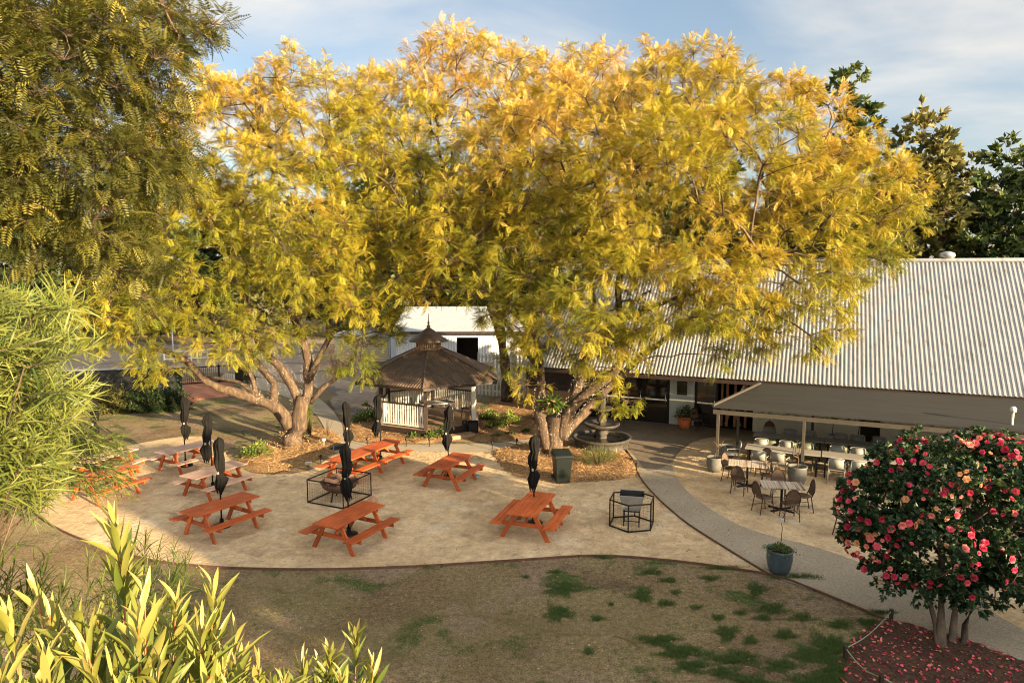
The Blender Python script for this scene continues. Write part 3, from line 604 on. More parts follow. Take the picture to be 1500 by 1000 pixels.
# grass tufts: green patches on the front lawn, dry blades between them
def grass(px_list, n, m, L, name, tint=.5, w=.07, jit=1.0):
    Q = []
    for (x, y, rx, ry, k) in px_list:
        kk = int(n*k); a = RNG.random(kk)*6.28; r = RNG.random(kk)**.5*(1+.35*np.sin(a*3+x)+.25*np.sin(a*5+y)+.2*np.sin(a*9+x))*RNG.uniform(.6,1.15,kk)
        for u, v in zip(x+rx*r*np.cos(a), y+ry*r*np.sin(a)): Q.append(gp(u, v))
    Q = np.array(Q); d = rdir(len(Q))*.8; d[:, 2] = abs(d[:, 2])+.45
    V, F, T = scatter(*t_blade(2, w, .3), Q, frames(d), RNG.uniform(L[0], L[1], len(Q)), np.clip(RNG.normal(tint, .22, len(Q)), 0, 1))
    tag(mesh_np(name, V, F, m, None, T), kind='stuff')
PT = [(825,862,32,12,.9),(818,898,22,12,.6),(941,872,15,11,.5),(955,838,16,5,.25),(979,850,14,4,.2),(1040,847,16,4,.15),(885,816,16,3,.2),(815,838,8,3,.06),(1108,864,14,12,.4),(1130,892,26,9,.5),(1118,905,12,5,.2),(1052,905,9,5,.12),
      (1085,898,9,4,.1),(965,938,30,8,.7),(1000,955,38,10,.9),(1065,928,16,12,.5),(1100,938,10,6,.2),(1150,930,16,7,.3),(1080,965,36,10,.9),(1015,975,24,9,.5),(1180,960,22,12,.6),(1215,950,26,22,1.6),(1225,985,30,22,1.6),(1190,1000,40,14,.9),(862,954,8,6,.1),
      (875,906,10,4,.12),(1168,845,40,4,.5),(1060,832,30,3,.3),(1272,912,16,6,.3),(1290,898,22,4,.3),(1320,916,16,3,.2),(990,868,8,4,.08),(1020,890,10,4,.08),(975,884,14,5,.2),(1175,905,20,7,.2),(1230,915,24,8,.3),(770,845,8,3,.05),(895,885,6,3,.04),(1145,975,30,10,.5),(1060,985,30,10,.4),(1100,1000,40,12,.6)]
grass(PT, 6500, M['grass'], (.03,.075), 'grass_patch', .45)
grass([(265,596,36,6,1.0),(330,588,40,5,.8),(180,612,40,5,.5),(235,602,30,6,.8)], 2500, M['grass'], (.04,.10), 'grass_verge', .75)
grass([(700,900,330,75,1),(560,940,230,70,1),(900,930,320,70,1),(420,870,130,40,.6)], 45000, M['dry'], (.014,.036), 'dry_lawn_grass', .45, .09)
def litter(pl, n, name, sz):
    Q = np.concatenate([np.array([gp(x+rx*RNG.uniform(-1,1), y+ry*RNG.uniform(-1,1), .022) for _ in range(int(n*k))]) for x, y, rx, ry, k in pl]); d = rdir(len(Q)); d[:, 2] *= .15
    V, F, T = scatter(*t_leaf(.45), Q, frames(d), RNG.uniform(*sz, len(Q)), np.clip(RNG.normal(.35, .25, len(Q)), 0, 1)); tag(mesh_np(name, V, F, M['straw'], None, T), kind='stuff')
litter([(600,745,480,80,1.2),(860,720,120,60,.4),(350,640,250,30,.8),(700,900,420,80,.9),(1100,720,180,90,.4),(1000,760,180,90,.4)], 1600, 'fallen_leaves', (.02,.06))
grass([(60,760,60,28,1),(30,745,40,20,.8),(300,620,110,24,.5)], 4000, M['dry'], (.012,.035), 'dry_lawn_grass', .5, .09)
# ================================================================== RESTAURANT
A0 = atan2(-.45, 1); U = np.array([cos(A0), sin(A0), 0]); Nn = np.array([-sin(A0), cos(A0), 0]); OB = np.array([6.87, 29.75, 0])
bld = empty('restaurant_building', OB, 'long building with ribbed metal roof and dark glass doors behind the golden tree', 'building', rz=A0)
def sx(px):  # wall coordinate of a pixel column
    k = (px-750)/1000; Dd = 32.84/(1+.45*k); return (k*Dd-6.87)/.912
S0, S1 = -6.5, 26
def bbox_(s0, s1, t0, t1, z0, z1, m, name, parent=bld, bevel=0):
    return MB().box(((s0+s1)/2, (t0+t1)/2, (z0+z1)/2), (s1-s0, t1-t0, z1-z0)).build(name, m, parent, bevel=bevel)
TE, ZE, TR, ZR = -1.4, 2.4, 4.1, 7.15
# roof sheets with real ribs
def roofmesh(t0, z0, t1, z1, sp=.152):
    mb = MB(); L = sqrt((t1-t0)**2+(z1-z0)**2); d = np.array([0, (t1-t0)/L, (z1-z0)/L]); nrm = np.array([0, -d[2], d[1]]); 
    if nrm[2] < 0: nrm = -nrm
    n = int((S1-S0)/sp); prof = []
    for i in range(n):
        s = S0+i*sp; prof += [(s, 0), (s+sp*.52, 0), (s+sp*.60, .027), (s+sp*.90, .027)]
    prof.append((S0+n*sp, 0)); V = []
    o0 = np.array([0, t0, z0]); 
    for s, h in prof: V.append(o0+(s, 0, 0)+nrm*h); V.append(o0+(s, 0, 0)+nrm*h+d*L)
    mb.add(V, [(2*i, 2*i+2, 2*i+3, 2*i+1) for i in range(len(prof)-1)])
    return mb
rf = roofmesh(TE, ZE, TR, ZR); roof = rf.build('roof', M['roof'], bld)
roofmesh(2*TR-TE, ZE, TR, ZR).build('roof', M['roof'], bld)
MB().tube([(S0-.1, TR, ZR+.03), (S1, TR, ZR+.03)], .10, 8).build('ridge_cap', M['roof'], roof, True)
bbox_(S0-.05, S1, TE-.06, TE+.06, ZE-.19, ZE-.05, M['darktimber'], 'gutter', roof)
for px in (1312, 1470):
    k = (px-750)/1000; Dd = (31.3+5.5*1.09)/(1+.45*k); s = (k*Dd-6.87)/.912
    MB().lathe([(.13,0),(.14,.12),(.26,.16),(.31,.27),(.27,.37),(.10,.44)], 16, (s, TR+.15, ZR-.02), lambda a, z: 1+.03*sin(a*16)).build('roof_vent', M['galv'], roof, True)
MB().add([(S0+.3, 0, 0), (S0+.3, 0, 3.5), (S0+.3, TR, ZR-.1), (S0+.3, 8.2, 3.5), (S0+.3, 8.2, 0)], [(0,1,2,3,4)]).build('gable_wall', M['greywall'], bld)
bbox_(S0+.3, S1, .35, .5, 2.75, 2.95, M['darktimber'], 'ceiling_beam')
# interior back wall + floor so that the openings show a room
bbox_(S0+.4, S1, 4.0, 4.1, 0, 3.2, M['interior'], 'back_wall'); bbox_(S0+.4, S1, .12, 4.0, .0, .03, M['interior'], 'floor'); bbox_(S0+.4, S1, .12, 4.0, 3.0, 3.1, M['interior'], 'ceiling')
HW = 2.7
def wall(x0, x1, z0=0, z1=HW, m='greywall', t0=0, t1=.12, px=True):
    a, b = (sx(x0), sx(x1)) if px else (x0, x1); return bbox_(a, b, t0, t1, z0, z1, M[m], 'wall')
bbox_(S0+.3, S1, .01, .11, HW+.002, 3.3, M['darktimber'], 'fascia_wall')
wall(770, 838, m='darktimber'); wall(984, 1021); wall(1109, 1270, m='cream'); 
wall(1300, 1334, m='cream'); wall(1334, 1402, 0, 1.0, 'cream'); wall(1402, 1445, m='cream'); wall(sx(1445), 26, 0, 1.1, 'cream', px=False); wall(sx(1445), 26, 2.1, HW, 'cream', px=False)
wall(1334, 1402, 2.2, HW, 'cream')
# glazed doors, each leaf framed
def doors(x0, x1, n, rail=1.05, h=2.35):
    a, b = sx(x0), sx(x1); w = (b-a)/n
    for i in range(n):
        s = a+i*w; f = MB()
        f.box((s+.04, .06, h/2), (.08, .08, h)); f.box((s+w-.04, .06, h/2), (.08, .08, h)); f.box((s+w/2, .06, h-.05), (w-.162, .08, .1)); f.box((s+w/2, .06, .07), (w-.162, .08, .14))
        d = f.build('door', M['blackmetal'], bld); MB().box((s+w/2, .06, h/2), (w-.16, .02, h-.24)).build('pane', M['glass'], d)
        MB().box((s+w/2, .035, rail), (w-.17, .03, .06)).build('push_rail', M['white'], d)
        MB().tube([(s+w-.14, 0, .95), (s+w-.14, -.05, 1.0), (s+w-.14, -.05, 1.3), (s+w-.14, 0, 1.35)], .015, 6).build('handle', M['galv'], d)
    bbox_(a, b, .02, .10, h+.002, HW, M['interior'], 'transom')
doors(840, 983, 4); 
d = doors(1022, 1056, 1)
wd = bbox_(sx(995), sx(1010), -.025, -.001, 1.35, 1.95, M['blackmetal'], 'window'); bbox_(sx(996), sx(1009), -.03, -.026, 1.4, 1.9, M['glass'], 'pane', wd)
# dark doorway in cream wall, casement windows with brown frames
for (x0, x1) in ((1271,1299),): 
    dd_ = bbox_(sx(x0), sx(x1), .03, .08, 0, 2.1, M['glass'], 'door'); bbox_(sx(x0), sx(x1), .02, .10, 2.102, HW, M['cream'], 'lintel')
def window(s0, s1, z0, z1, n):
    f = MB(); f.box(((s0+s1)/2, .05, z0+.03), (s1-s0, .1, .06)); f.box(((s0+s1)/2, .05, z1-.03), (s1-s0, .1, .06))
    for i in range(n+1): f.box((s0+.03+(s1-s0-.06)*i/n, .05, (z0+z1)/2), (.06, .09, z1-z0-.13))
    w = f.build('window', M['darktimber'], bld); MB().box(((s0+s1)/2, .06, (z0+z1)/2), (s1-s0-.1, .02, z1-z0-.1)).build('pane', M['glass'], w)
window(sx(1334), sx(1402), 1.0, 2.2, 4); window(sx(1445)+.02, 25.9, 1.1, 2.1, 12)
# timber bar joinery seen in the dark opening
for i, px in enumerate((1060, 1068, 1080, 1096)):
    MB().box((sx(px), .5, 1.0), (.10, .10, 2.0)).build('timber_post', M['amber'], bld)
MB().box((sx(1078), .5, 2.05), (sx(1098)-sx(1058), .12, .1)).build('timber_rail', M['amber'], bld)
MB().beam((sx(1080), .5, 1.2), (sx(1066), .5, .1), .08, .08).build('timber_brace', M['amber'], bld); MB().beam((sx(1068), .45, 1.2), (sx(1090), .45, .1), .08, .08).build('timber_brace', M['amber'], bld)
rl = RNG.random((700, 2)); rl[:, 0] **= 1.6; Ps = np.array([OB+U*(-5+15*a)+Nn*(TE+(TR-TE)*(1-b**1.3))+np.array([0, 0, ZE+(ZR-ZE)*(1-b**1.3)+.045]) for a, b in rl])
V, F, T = scatter(*t_leaf(.5), Ps, frames(rdir(700)*.4+U+np.array([0,0,.3])), RNG.uniform(.04,.11,700), RNG.random(700)*.8); tag(mesh_np('fallen_leaves', V, F, M['straw'], None, T), kind='stuff')
# ---- awning over the tables
awn = empty('awning', OB, 'low olive-grey sheet awning on steel posts along the front of the long building', 'awning', rz=A0)
F0 = (np.array([7.0, 23.2, 0])-OB); fs, ft = F0@U, F0@Nn
mb = MB(); V = []; n = 150; aw0, aw1 = fs-.05, fs+22
for i in range(n+1):
    s = aw0+(aw1-aw0)*i/n; V += [(s, ft-.15, 2.13), (s+ (1.25 if i == 0 else (1.25*(1-i/8) if i < 8 else 0)), TE-.25, 2.33)]
mb.add(V, [(2*i, 2*i+2, 2*i+3, 2*i+1) for i in range(n)])
o = mb.build('roof_sheet', M['awning'], awn); sdf = o.modifiers.new('solid', 'SOLIDIFY'); sdf.thickness = .04
MB().beam((aw0+1.2, TE-.3, 2.36), (aw0, ft-.15, 2.17), .08, .06).build('edge_flashing', M['galvbeam'], awn)
bm_ = MB(); bm_.box(((aw0+aw1)/2, ft, 1.93), (aw1-aw0, .07, .15)); bm_.build('front_beam', M['galvbeam'], awn)
for i in range(11): MB().box((aw0+.35+i*2.05, ft+.0, 2.055), (.10, .08, .10)).build('bracket', M['galvbeam'], awn)
for i in range(6): MB().beam((aw0+.6+i*3.6, ft+.05, 2.03), (aw0+.6+i*3.6+.01, TE-.35, 2.2), .06, .08).build('rafter', M['galvbeam'], awn)
def post_at(px, py_base_Y):
    pass
for s, t in ((fs+.12, ft), (fs+2.85, ft), (fs+7.9, ft), (fs+12, ft), (fs+16, ft), (fs+.6, ft+1.9), (fs+3.1, TE-.4), (fs+8.1, TE-.4), (fs+13, TE-.4)):
    MB().box((s, t, .93), (.10, .10, 1.85)).build('post', M['galvbeam'], awn, bevel=.008)
# white lamp pole at right
lp = wp(1458, 590, 20.2); lb = np.array([lp[0], lp[1], 0]); L_ = empty('lamp_pole', lb, 'slim white pole with a small lamp head rising through the right end of the awning', 'lamp')
lz = wp(1484, 605, 20.2)
MB().tube([(lz[0]-lb[0], 0, .0), (lz[0]-lb[0], 0, lz[2])], .035, 8).build('pole', M['white'], L_, True); MB().lathe([(.02,0),(.08,.05),(.09,.14),(.05,.2)], 12, (lz[0]-lb[0], 0, lz[2])).build('lamp_head', M['white'], L_, True)
# ================================================================== GAZEBO
GZ = np.array([-3.62, 29.5, 0]); gz = empty('gazebo', GZ, 'hexagonal gazebo with brown corrugated roof, cupola and white picket railing', 'gazebo', rz=radians(3))
RP, RR = 2.25, 3.38
def hx(r, k, z): a = -pi/2+k*pi/3; return np.array([r*cos(a), r*sin(a), z])
mb = MB(); mb.add([hx(2.45, k, .33) for k in range(6)]+[hx(2.45, k, .0) for k in range(6)], [(0,1,2,3,4,5)]+[(k, k+6, (k+1)%6+6, (k+1)%6) for k in range(6)]); mb.build('deck', M['timber'], gz)
mb = MB()
for k in range(6): mb.beam(hx(2.47, k, .17), hx(2.47, k+1, .17), .03, .33)
mb.build('skirting', M['darktimber'], gz)
roofg = None
for k in range(6):  # corrugated roof facet with real corrugations
    a, b = hx(RR, k, 2.2), hx(RR, k+1, 2.2); c, d = hx(.62, k, 3.36), hx(.62, k+1, 3.36); n = 50; mb = MB(); V = []
    nr = np.cross(b-a, c-a); nr /= np.linalg.norm(nr); e = (b-a)/np.linalg.norm(b-a); W = np.linalg.norm(b-a); Lr = np.linalg.norm((c+d)/2-(a+b)/2); up = ((c+d)/2-(a+b)/2)/Lr
    for i in range(n+1):
        x = W*i/n; h = .017*(1 if i % 2 else -1); wtop = min(x, W-x)/(W/2*(1-.62/RR)); tt = min(1, wtop); p = a+e*x; V += [p+nr*(h+.02), p+up*Lr*tt+nr*(h+.02)]
    mb.add(V, [(2*i, 2*i+2, 2*i+3, 2*i+1) for i in range(n)]); mb.build('roof_facet', M['gazroof'], gz)
    MB().tube([a+(0,0,.03), c+(0,0,.05)], .04, 6).build('hip_cap', M['gazroof'], gz)
mb = MB()
for k in range(6): mb.beam(hx(RR-.03, k, 2.15), hx(RR-.03, k+1, 2.15), .03, .10)
mb.build('eave_board', M['darktimber'], gz)
cup = MB(); cup.lathe([(.60,3.30),(.60,3.45)], 6, fn=None); cup.build('cupola_base', M['timber'], gz)
mb = MB(); 
for k in range(6):
    a, b = hx(.58, k, 0), hx(.58, k+1, 0)
    for j in range(6): p = a+(b-a)*j/6; mb.box((p[0], p[1], 3.57), (.05, .05, .22))
    mb.beam(a+(0,0,3.69), b+(0,0,3.69), .06, .05)
mb.build('cupola_railing', M['timber'], gz); MB().lathe([(.42,3.45),(.42,3.80)], 6).build('cupola_core', M['darktimber'], gz)
mb = MB(); mb.lathe([(.86,3.72),(.80,3.78),(.50,3.98),(.25,4.18),(.07,4.30),(.02,4.34)], 24, fn=lambda a, z: 1+.03*sin(24*a/2)); mb.build('cupola_roof', M['gazroof'], gz, True)
MB().lathe([(.07,4.28),(.09,4.36),(.03,4.44),(.05,4.52),(.02,4.60),(.01,4.92)], 10).build('finial', M['timber'], gz, True)
for k in range(6): MB().box(hx(RP, k, 1.30), (.15, .15, 1.95), rz=k*pi/3).build('post', M['white' if k in (1,) else 'darktimber'], gz, bevel=.01)
for k in range(6):
    if k == 0: continue
    a, b = hx(RP, k, 0), hx(RP, k+1, 0); e = (b-a)/np.linalg.norm(b-a); a = a+e*.09; b = b-e*.09
    r = MB(); r.beam(a+(0,0,1.30), b+(0,0,1.30), .07, .06); r.build('handrail', M['darktimber'], gz)
    p = MB(); p.beam(a+(0,0,.42), b+(0,0,.42), .04, .05); W = np.linalg.norm(b-a)
    for j in range(17): q = a+e*(W*(j+.5)/17); p.box((q[0], q[1], .86), (.055, .025, .82), rz=atan2(e[1], e[0]))
    p.build('picket_railing', M['white'], gz)
st = hx(2.75, .5, 0); MB().box((st[0], st[1], .08), (1.2, .4, .16), rz=pi/6).build('step', M['timber'], gz)
# ================================================================== FURNITURE
def picnic(L, nfr, m='wood'):
    t = empty('picnic_table', (0,0,0), 'x', 'picnic table', group='picnic tables on the sand court')
    mb = MB()
    for i in range(5): mb.box((0, -.30+i*.15, .735), (L, .142, .038))
    mb.build('tabletop', M[m], t, bevel=.006)
    for s in (-1, 1):
        mb = MB()
        for j in (-1, 1): mb.box((0, s*.70+j*.073, .445), (L, .140, .038))
        mb.build('bench', M[m], t, bevel=.006)
    for i in range(nfr):
        x = -(L/2-.3)+i*(L-.6)/(nfr-1)
        for s in (-1, 1): MB().beam((x, s*.22, .715), (x, s*.62, .0), .042, .11, up=(0,1,.4)).build('leg', M['wood'], t)
        MB().box((x+.045, 0, .375), (.042, 1.66, .10)).build('bench_bearer', M['wood'], t); MB().box((x+.045, 0, .67), (.042, .66, .09)).build('top_bearer', M['wood'], t)
        q = .42 if x < 0 else -.42
        MB().beam((x+.05*(1 if x<0 else -1)+.04, 0, .40), (x+q, 0, .70), .04, .08).build('brace', M['wood'], t)
    return t
def place_table(proto, e1, e2, label, first=False):
    a = gp(*e1, .75); b = gp(*e2, .75); c = (a+b)/2; rz = atan2(b[1]-a[1], b[0]-a[0])
    if first: proto.location = (c[0], c[1], 0); proto.rotation_euler = (0,0,rz); proto['label'] = label; return proto
    return copytree(proto, (c[0], c[1], 0), rz, label)
P1 = picnic(1.85, 2); P2 = picnic(3.1, 3); P3 = picnic(1.85, 2, 'woodglare')
place_table(P1, (761,756), (797,719), 'orange-red picnic table in the middle front, nearest the hexagonal fire cage', True)
place_table(P1, (483,766), (540,739), 'orange-red picnic table right in front of the square fire cage')
place_table(P1, (642,684), (675.5,665), 'red picnic table standing alone in front of the gazebo entrance')
place_table(P2, (490.5,675), (579,643), 'extra long red picnic table with two folded umbrellas beside the path', True)
place_table(P1, (274,753), (368,722.5), 'bright orange picnic table at the front left, nearest the corner shrub')
place_table(P3, (282,696.5), (344,678), 'picnic table with top greyed by sky glare, middle of the three lined up at the left', True)
place_table(P3, (245,661.5), (299,648), 'picnic table with top paled by sky glare, farthest back of the three lined up at the left')
place_table(P1, (112,704), (192,682), 'picnic table half hidden behind the hanging narrow leaves at the left')
place_table(P3, (130,674), (182,658), 'grey-topped picnic table farthest left, almost hidden by narrow leaves')
def umbrella(seed):
    r = np.random.default_rng(seed); ph = r.random()*6
    t = empty('folded_umbrella', (0,0,0), 'x', 'umbrella', group='folded black umbrellas in the picnic tables')
    MB().tube([(0,0,0), (0,0,2.38)], .022, 8).build('pole', M['blackmetal'], t, True)
    MB().lathe([(.24,0),(.24,.05),(.06,.08),(.05,.22)], 16).build('base', M['blackmetal'], t, True)
    zs = [(.012,2.44),(.05,2.40),(.10,2.33),(.125,2.22),(.10,2.0),(.115,1.85),(.10,1.68),(.075,1.55),(.06,1.50),(.09,1.44),(.135,1.34),(.13,1.22),(.10,1.10),(.05,.98)]
    dz = r.uniform(-.03, .03, len(zs)); bx_ = np.cumsum(r.normal(0, .02, (len(zs), 2)), 0)
    mb = MB(); nn = 32; base = 0
    for i, (rr, z) in enumerate(zs):
        for k in range(nn):
            a = 2*pi*k/nn; f = 1+.22*sin(8*a+ph+z*1.5)*(1 if .2 < i/len(zs) else .4)+.2*sin(3*a+ph*2+z*6); zz = z+(dz[i] if i > 1 else 0)+(.10*sin(5*a+ph) if i == len(zs)-1 else 0)
            mb.v.append((rr*f*cos(a)+bx_[i][0], rr*f*sin(a)+bx_[i][1], zz))
    for i in range(len(zs)-1):
        for k in range(nn): q = i*nn; mb.f.append((q+k, q+nn+k, q+nn+(k+1)%nn, q+(k+1)%nn))
    mb.build('canopy', M['black'], t, True)
    MB().box((bx_[8][0]+.01, bx_[8][1]-.085, 1.52), (.05,.02,.07)).build('tie_strap', M['greyplastic'], t)
    return t
def place_u(seed, px, py, label):
    u = umbrella(seed); g = gp(px, py); u.location = tuple(g); u['label'] = label
place_u(1, 782, 767, 'folded black umbrella through the middle front picnic table by the wheelie bin')
place_u(2, 511, 784, 'folded black umbrella through the table in front of the square fire cage')
place_u(3, 509, 692, 'slim folded umbrella through the near end of the extra long table')
place_u(4, 657, 700, 'folded black umbrella through the lone table before the gazebo entrance')
place_u(5, 558, 676, 'folded umbrella through the far end of the extra long table, next to the gazebo post')
place_u(6, 272, 682, 'folded black umbrella through the farthest back grey-topped table at the left')
place_u(7, 312, 716, 'folded black umbrella through the middle table of the left row')
place_u(8, 325, 771, 'folded black umbrella through the bright orange front left table')
place_u(9, 141, 683, 'folded black umbrella at the far left, partly behind narrow leaves')
# ---- fire cages
def cage(loc, n, r, h, rot, label):
    t = empty('fire_cage', loc, label, 'fire guard', group='steel cages round the fire pits'); P = [np.array([r*cos(rot+2*pi*k/n), r*sin(rot+2*pi*k/n), 0]) for k in range(n)]
    for k in range(n):
        a, b = P[k], P[(k+1)%n]; f = MB(); f.tube([a, a+(0,0,h)], .018, 6); f.beam(a+(0,0,.03), b+(0,0,.03), .03, .03); f.beam(a+(0,0,h), b+(0,0,h), .03, .03)
        p = f.build('panel_frame', M['blackmetal'], t); m_ = MB(); W = np.linalg.norm(b-a); c_ = int(W/.09)
        for i in range(1, c_): q = a+(b-a)*i/c_; m_.tube([q+(0,0,.04), q+(0,0,h-.01)], .0018, 3)
        for i in range(1, 8): m_.tube([a+(0,0,h*i/8), b+(0,0,h*i/8)], .0018, 3)
        m_.build('mesh_infill', M['blackmetal'], p)
    return t
c1 = gp(498, 731); cage(c1, 4, .92, .70, radians(20), 'low square steel mesh cage around a rusty fire bowl')
t = empty('fire_bowl', c1, 'rusty round fire bowl loaded with split logs inside the square cage', 'fire pit'); 
MB().lathe([(.03,.22),(.30,.27),(.48,.40),(.56,.56),(.53,.56),(.45,.42),(.28,.31),(.02,.27)], 28).build('bowl', M['rust'], t, True)
for k in range(3): a = k*2.1; MB().tube([(.28*cos(a), .28*sin(a), .3), (.36*cos(a), .36*sin(a), 0)], .022, 6).build('leg', M['blackmetal'], t)
for i, (x, y, z, a, l) in enumerate([(-.15,.05,.50,.4,.5),(.12,-.1,.50,1.3,.5),(0,.1,.60,2.2,.45),(-.2,-.12,.56,2.8,.4),(.2,.12,.62,.2,.4)]):
    o = MB().tube([(c1[0]+x-cos(a)*l/2, c1[1]+y-sin(a)*l/2, z), (c1[0]+x+cos(a)*l/2, c1[1]+y+sin(a)*l/2, z+.05)], .07, 7).build('log', M['log']); tag(o, 'split log lying in the rusty fire bowl of the square cage', 'log', 'logs in the fire bowl')
lg = gp(543, 741); tag(MB().tube([lg+(0,-.12,.12), lg+(.05,.18,.12)], .13, 10).build('log', M['log']), 'short cut log on the sand at the right corner of the square cage', 'log')
c2 = gp(925, 768); cage(c2, 6, .62, .73, radians(12), 'hexagonal steel mesh cage around a grey metal fire tub')
t = empty('fire_tub', c2, 'grey flared metal fire tub on four legs inside the hexagonal cage', 'fire pit', rz=radians(-12))
def frustum(w0, d0, w1, d1, z0, z1): return [(x*w0, y*d0, z0) for x, y in ((-1,-1),(1,-1),(1,1),(-1,1))]+[(x*w1, y*d1, z1) for x, y in ((-1,-1),(1,-1),(1,1),(-1,1))]
MB().add(frustum(.23,.17,.32,.27,.45,.86), [(3,2,1,0),(0,1,5,4),(1,2,6,5),(2,3,7,6),(3,0,4,7)]).beam((-.33,-.28,.86),(.33,-.28,.86),.02,.025).beam((-.33,.28,.86),(.33,.28,.86),.02,.025).build('tub', M['galv'], t)
MB().add(frustum(.215,.155,.305,.255,.465,.862), [(0,1,2,3),(4,5,1,0),(5,6,2,1),(6,7,3,2),(7,4,0,3)]).build('dark_lining', M['blackmetal'], t)  # dark liner over the inner faces of the tub
for x in (-.2, .2):
    for y in (-.16, .16): MB().box((x, y, .225), (.03, .03, .45)).build('leg', M['blackmetal'], t)
MB().box((0, -.19, .43), (.44, .03, .03)).box((0, .19, .43), (.44, .03, .03)).box((0, -.16, .15), (.37, .02, .02)).build('stand_rail', M['blackmetal'], t)
# ---- wheelie bin
t = empty('wheelie_bin', gp(823, 706), 'dark green wheelie bin on the sand beside the straw bed', 'bin', rz=radians(8))
mb = MB(); mb.add([(-.22,-.22,.03),(.22,-.22,.03),(.22,.25,.03),(-.22,.25,.03),(-.28,-.32,.92),(.28,-.32,.92),(.28,.32,.92),(-.28,.32,.92)], [(3,2,1,0),(4,5,6,7),(0,1,5,4),(1,2,6,5),(2,3,7,6),(3,0,4,7)]); mb.build('body', M['binmat'], t, bevel=.03)
MB().box((0,0,.905), (.62,.70,.05)).build('rim', M['binmat'], t, bevel=.015)
mb = MB(); mb.add([(-.30,-.36,.935),(.30,-.36,.935),(.30,.33,.97),(-.30,.33,.97),(-.27,-.30,.985),(.27,-.30,.985),(.27,.28,1.04),(-.27,.28,1.04)], [(3,2,1,0),(4,5,6,7),(0,1,5,4),(1,2,6,5),(2,3,7,6),(3,0,4,7)]); mb.build('lid', M['binmat'], t, bevel=.02)
for x in (-.25, .25): MB().tube([(x-.03,.26,.10), (x+.03,.26,.10)], .10, 14).build('wheel', M['blackmetal'], t)
MB().tube([(-.25,.37,.93), (.25,.37,.93)], .018, 8).build('handle', M['binmat'], t)
# ---- fountain
t = empty('fountain', gp(881, 655), 'dark tiered stone fountain with figures, standing by the dark glass doors', 'fountain')
MB().lathe([(1.02,0),(1.05,.10),(1.0,.16),(1.08,.36),(1.15,.42),(1.12,.46),(1.0,.44),(.95,.30),(.1,.28)], 40).build('basin', M['stone'], t, True); tag(MB().lathe([(.94,.39),(.01,.391)], 30, cap=False).build('water', M['water'], t))
MB().lathe([(.30,.28),(.22,.36),(.20,.50),(.28,.60),(.16,.72)], 20, fn=lambda a, z: 1+.08*sin(6*a)).build('pedestal', M['stone'], t, True)
MB().lathe([(.15,.70),(.35,.74),(.60,.84),(.70,.95),(.66,.97),(.5,.90),(.1,.88)], 32, fn=lambda a, z: 1+.02*sin(12*a)).build('lower_bowl', M['stone'], t, True)
MB().lathe([(.14,.88),(.12,.98),(.19,1.06),(.15,1.18),(.20,1.26),(.11,1.34),(.13,1.42)], 18, fn=lambda a, z: 1+.14*sin(3*a+z*9)).build('column', M['stone'], t, True)
MB().lathe([(.12,1.40),(.28,1.44),(.46,1.53),(.43,1.56),(.1,1.51)], 28, fn=lambda a, z: 1+.03*sin(10*a)).build('upper_bowl', M['stone'], t, True)
mb = MB(); mb.lathe([(.13,1.50),(.10,1.62),(.15,1.76),(.13,1.9),(.16,2.02),(.09,2.12),(.05,2.16),(.085,2.23),(.07,2.31),(.02,2.35)], 16, fn=lambda a, z: 1+.2*sin(2*a+z*5)+.08*sin(5*a)); mb.tube([(.1,0,2.05),(.22,.03,1.95),(.2,0,1.8)], .035, 6); mb.tube([(-.1,0,2.05),(-.22,-.03,2.12),(-.16,0,2.3)], .035, 6); mb.build('statue', M['stone'], t, True)
# ---- pots
def pot(loc, r, h, m, label, name='plant_pot', group=None):
    t = empty(name, loc, label, 'pot', group=group); MB().lathe([(r*.68,0),(r*.86,h*.25),(r*.98,h*.6),(r*.96,h*.85),(r*1.0,h*.93),(r*1.02,h),(r*.90,h),(r*.86,h*.86)], 28).build('pot', M[m], t, True)
    MB().lathe([(r*.9,h*.86),(.01,h*.90)], 20, cap=False).build('soil', M['soil'], t); return t
def twig_plant(name, base, pts, r, label, leaves=0, LM='shrub', cat='plant', n=5, sz=(.05,.1), sp=.18):
    t = empty(name, base, label, cat); mb = MB(); P = []
    for pl in pts: q = smooth_poly(pl, .08, .006); mb.tube(q, [r*(1-.6*i/len(q)) for i in range(len(q))], 5); P.append(q[-1])
    mb.build('stem', M['bark'], t, True)
    if leaves:
        P = np.array(P); k = RNG.integers(len(P), size=leaves); Q = P[k]+rdir(leaves)*sp*RNG.random((leaves, 1)); V, F, T = scatter(*t_leaf(.5), Q, frames(rdir(leaves)), RNG.uniform(*sz, leaves), np.clip(RNG.normal(.45, .25, leaves), 0, 1)); mesh_np('leaves', V, F, M[LM], t, T)
    return t
pb = gp(1141, 838); pot(pb, .29, .55, 'potblue', 'large blue-grey glazed pot at the edge of the lawn and path'); hb = pb+(0,0,.49)
twig_plant('staked_sapling', hb, [[(0,0,0),(.02,0,.4),(.01,0,.85)], [(.01,0,.7),(.10,0,.9)]], .012, 'thin bare sapling tied with a white tag in the large blue-grey pot', 0)
MB().box((pb[0]+.01, pb[1]-.01, 1.22), (.07, .07, .09)).build('plant_tag', M['white']); tag(bpy.data.objects['plant_tag'], 'small white tag wrapped round the thin sapling', 'tag')
bush('creeping_plant', 'trailing green creeper spilling over the rim of the blue-grey pot', pb+(0,0,.50), .33, .12, M['shrub'], 420, (.03,.07), tint=.35, cat='plant')
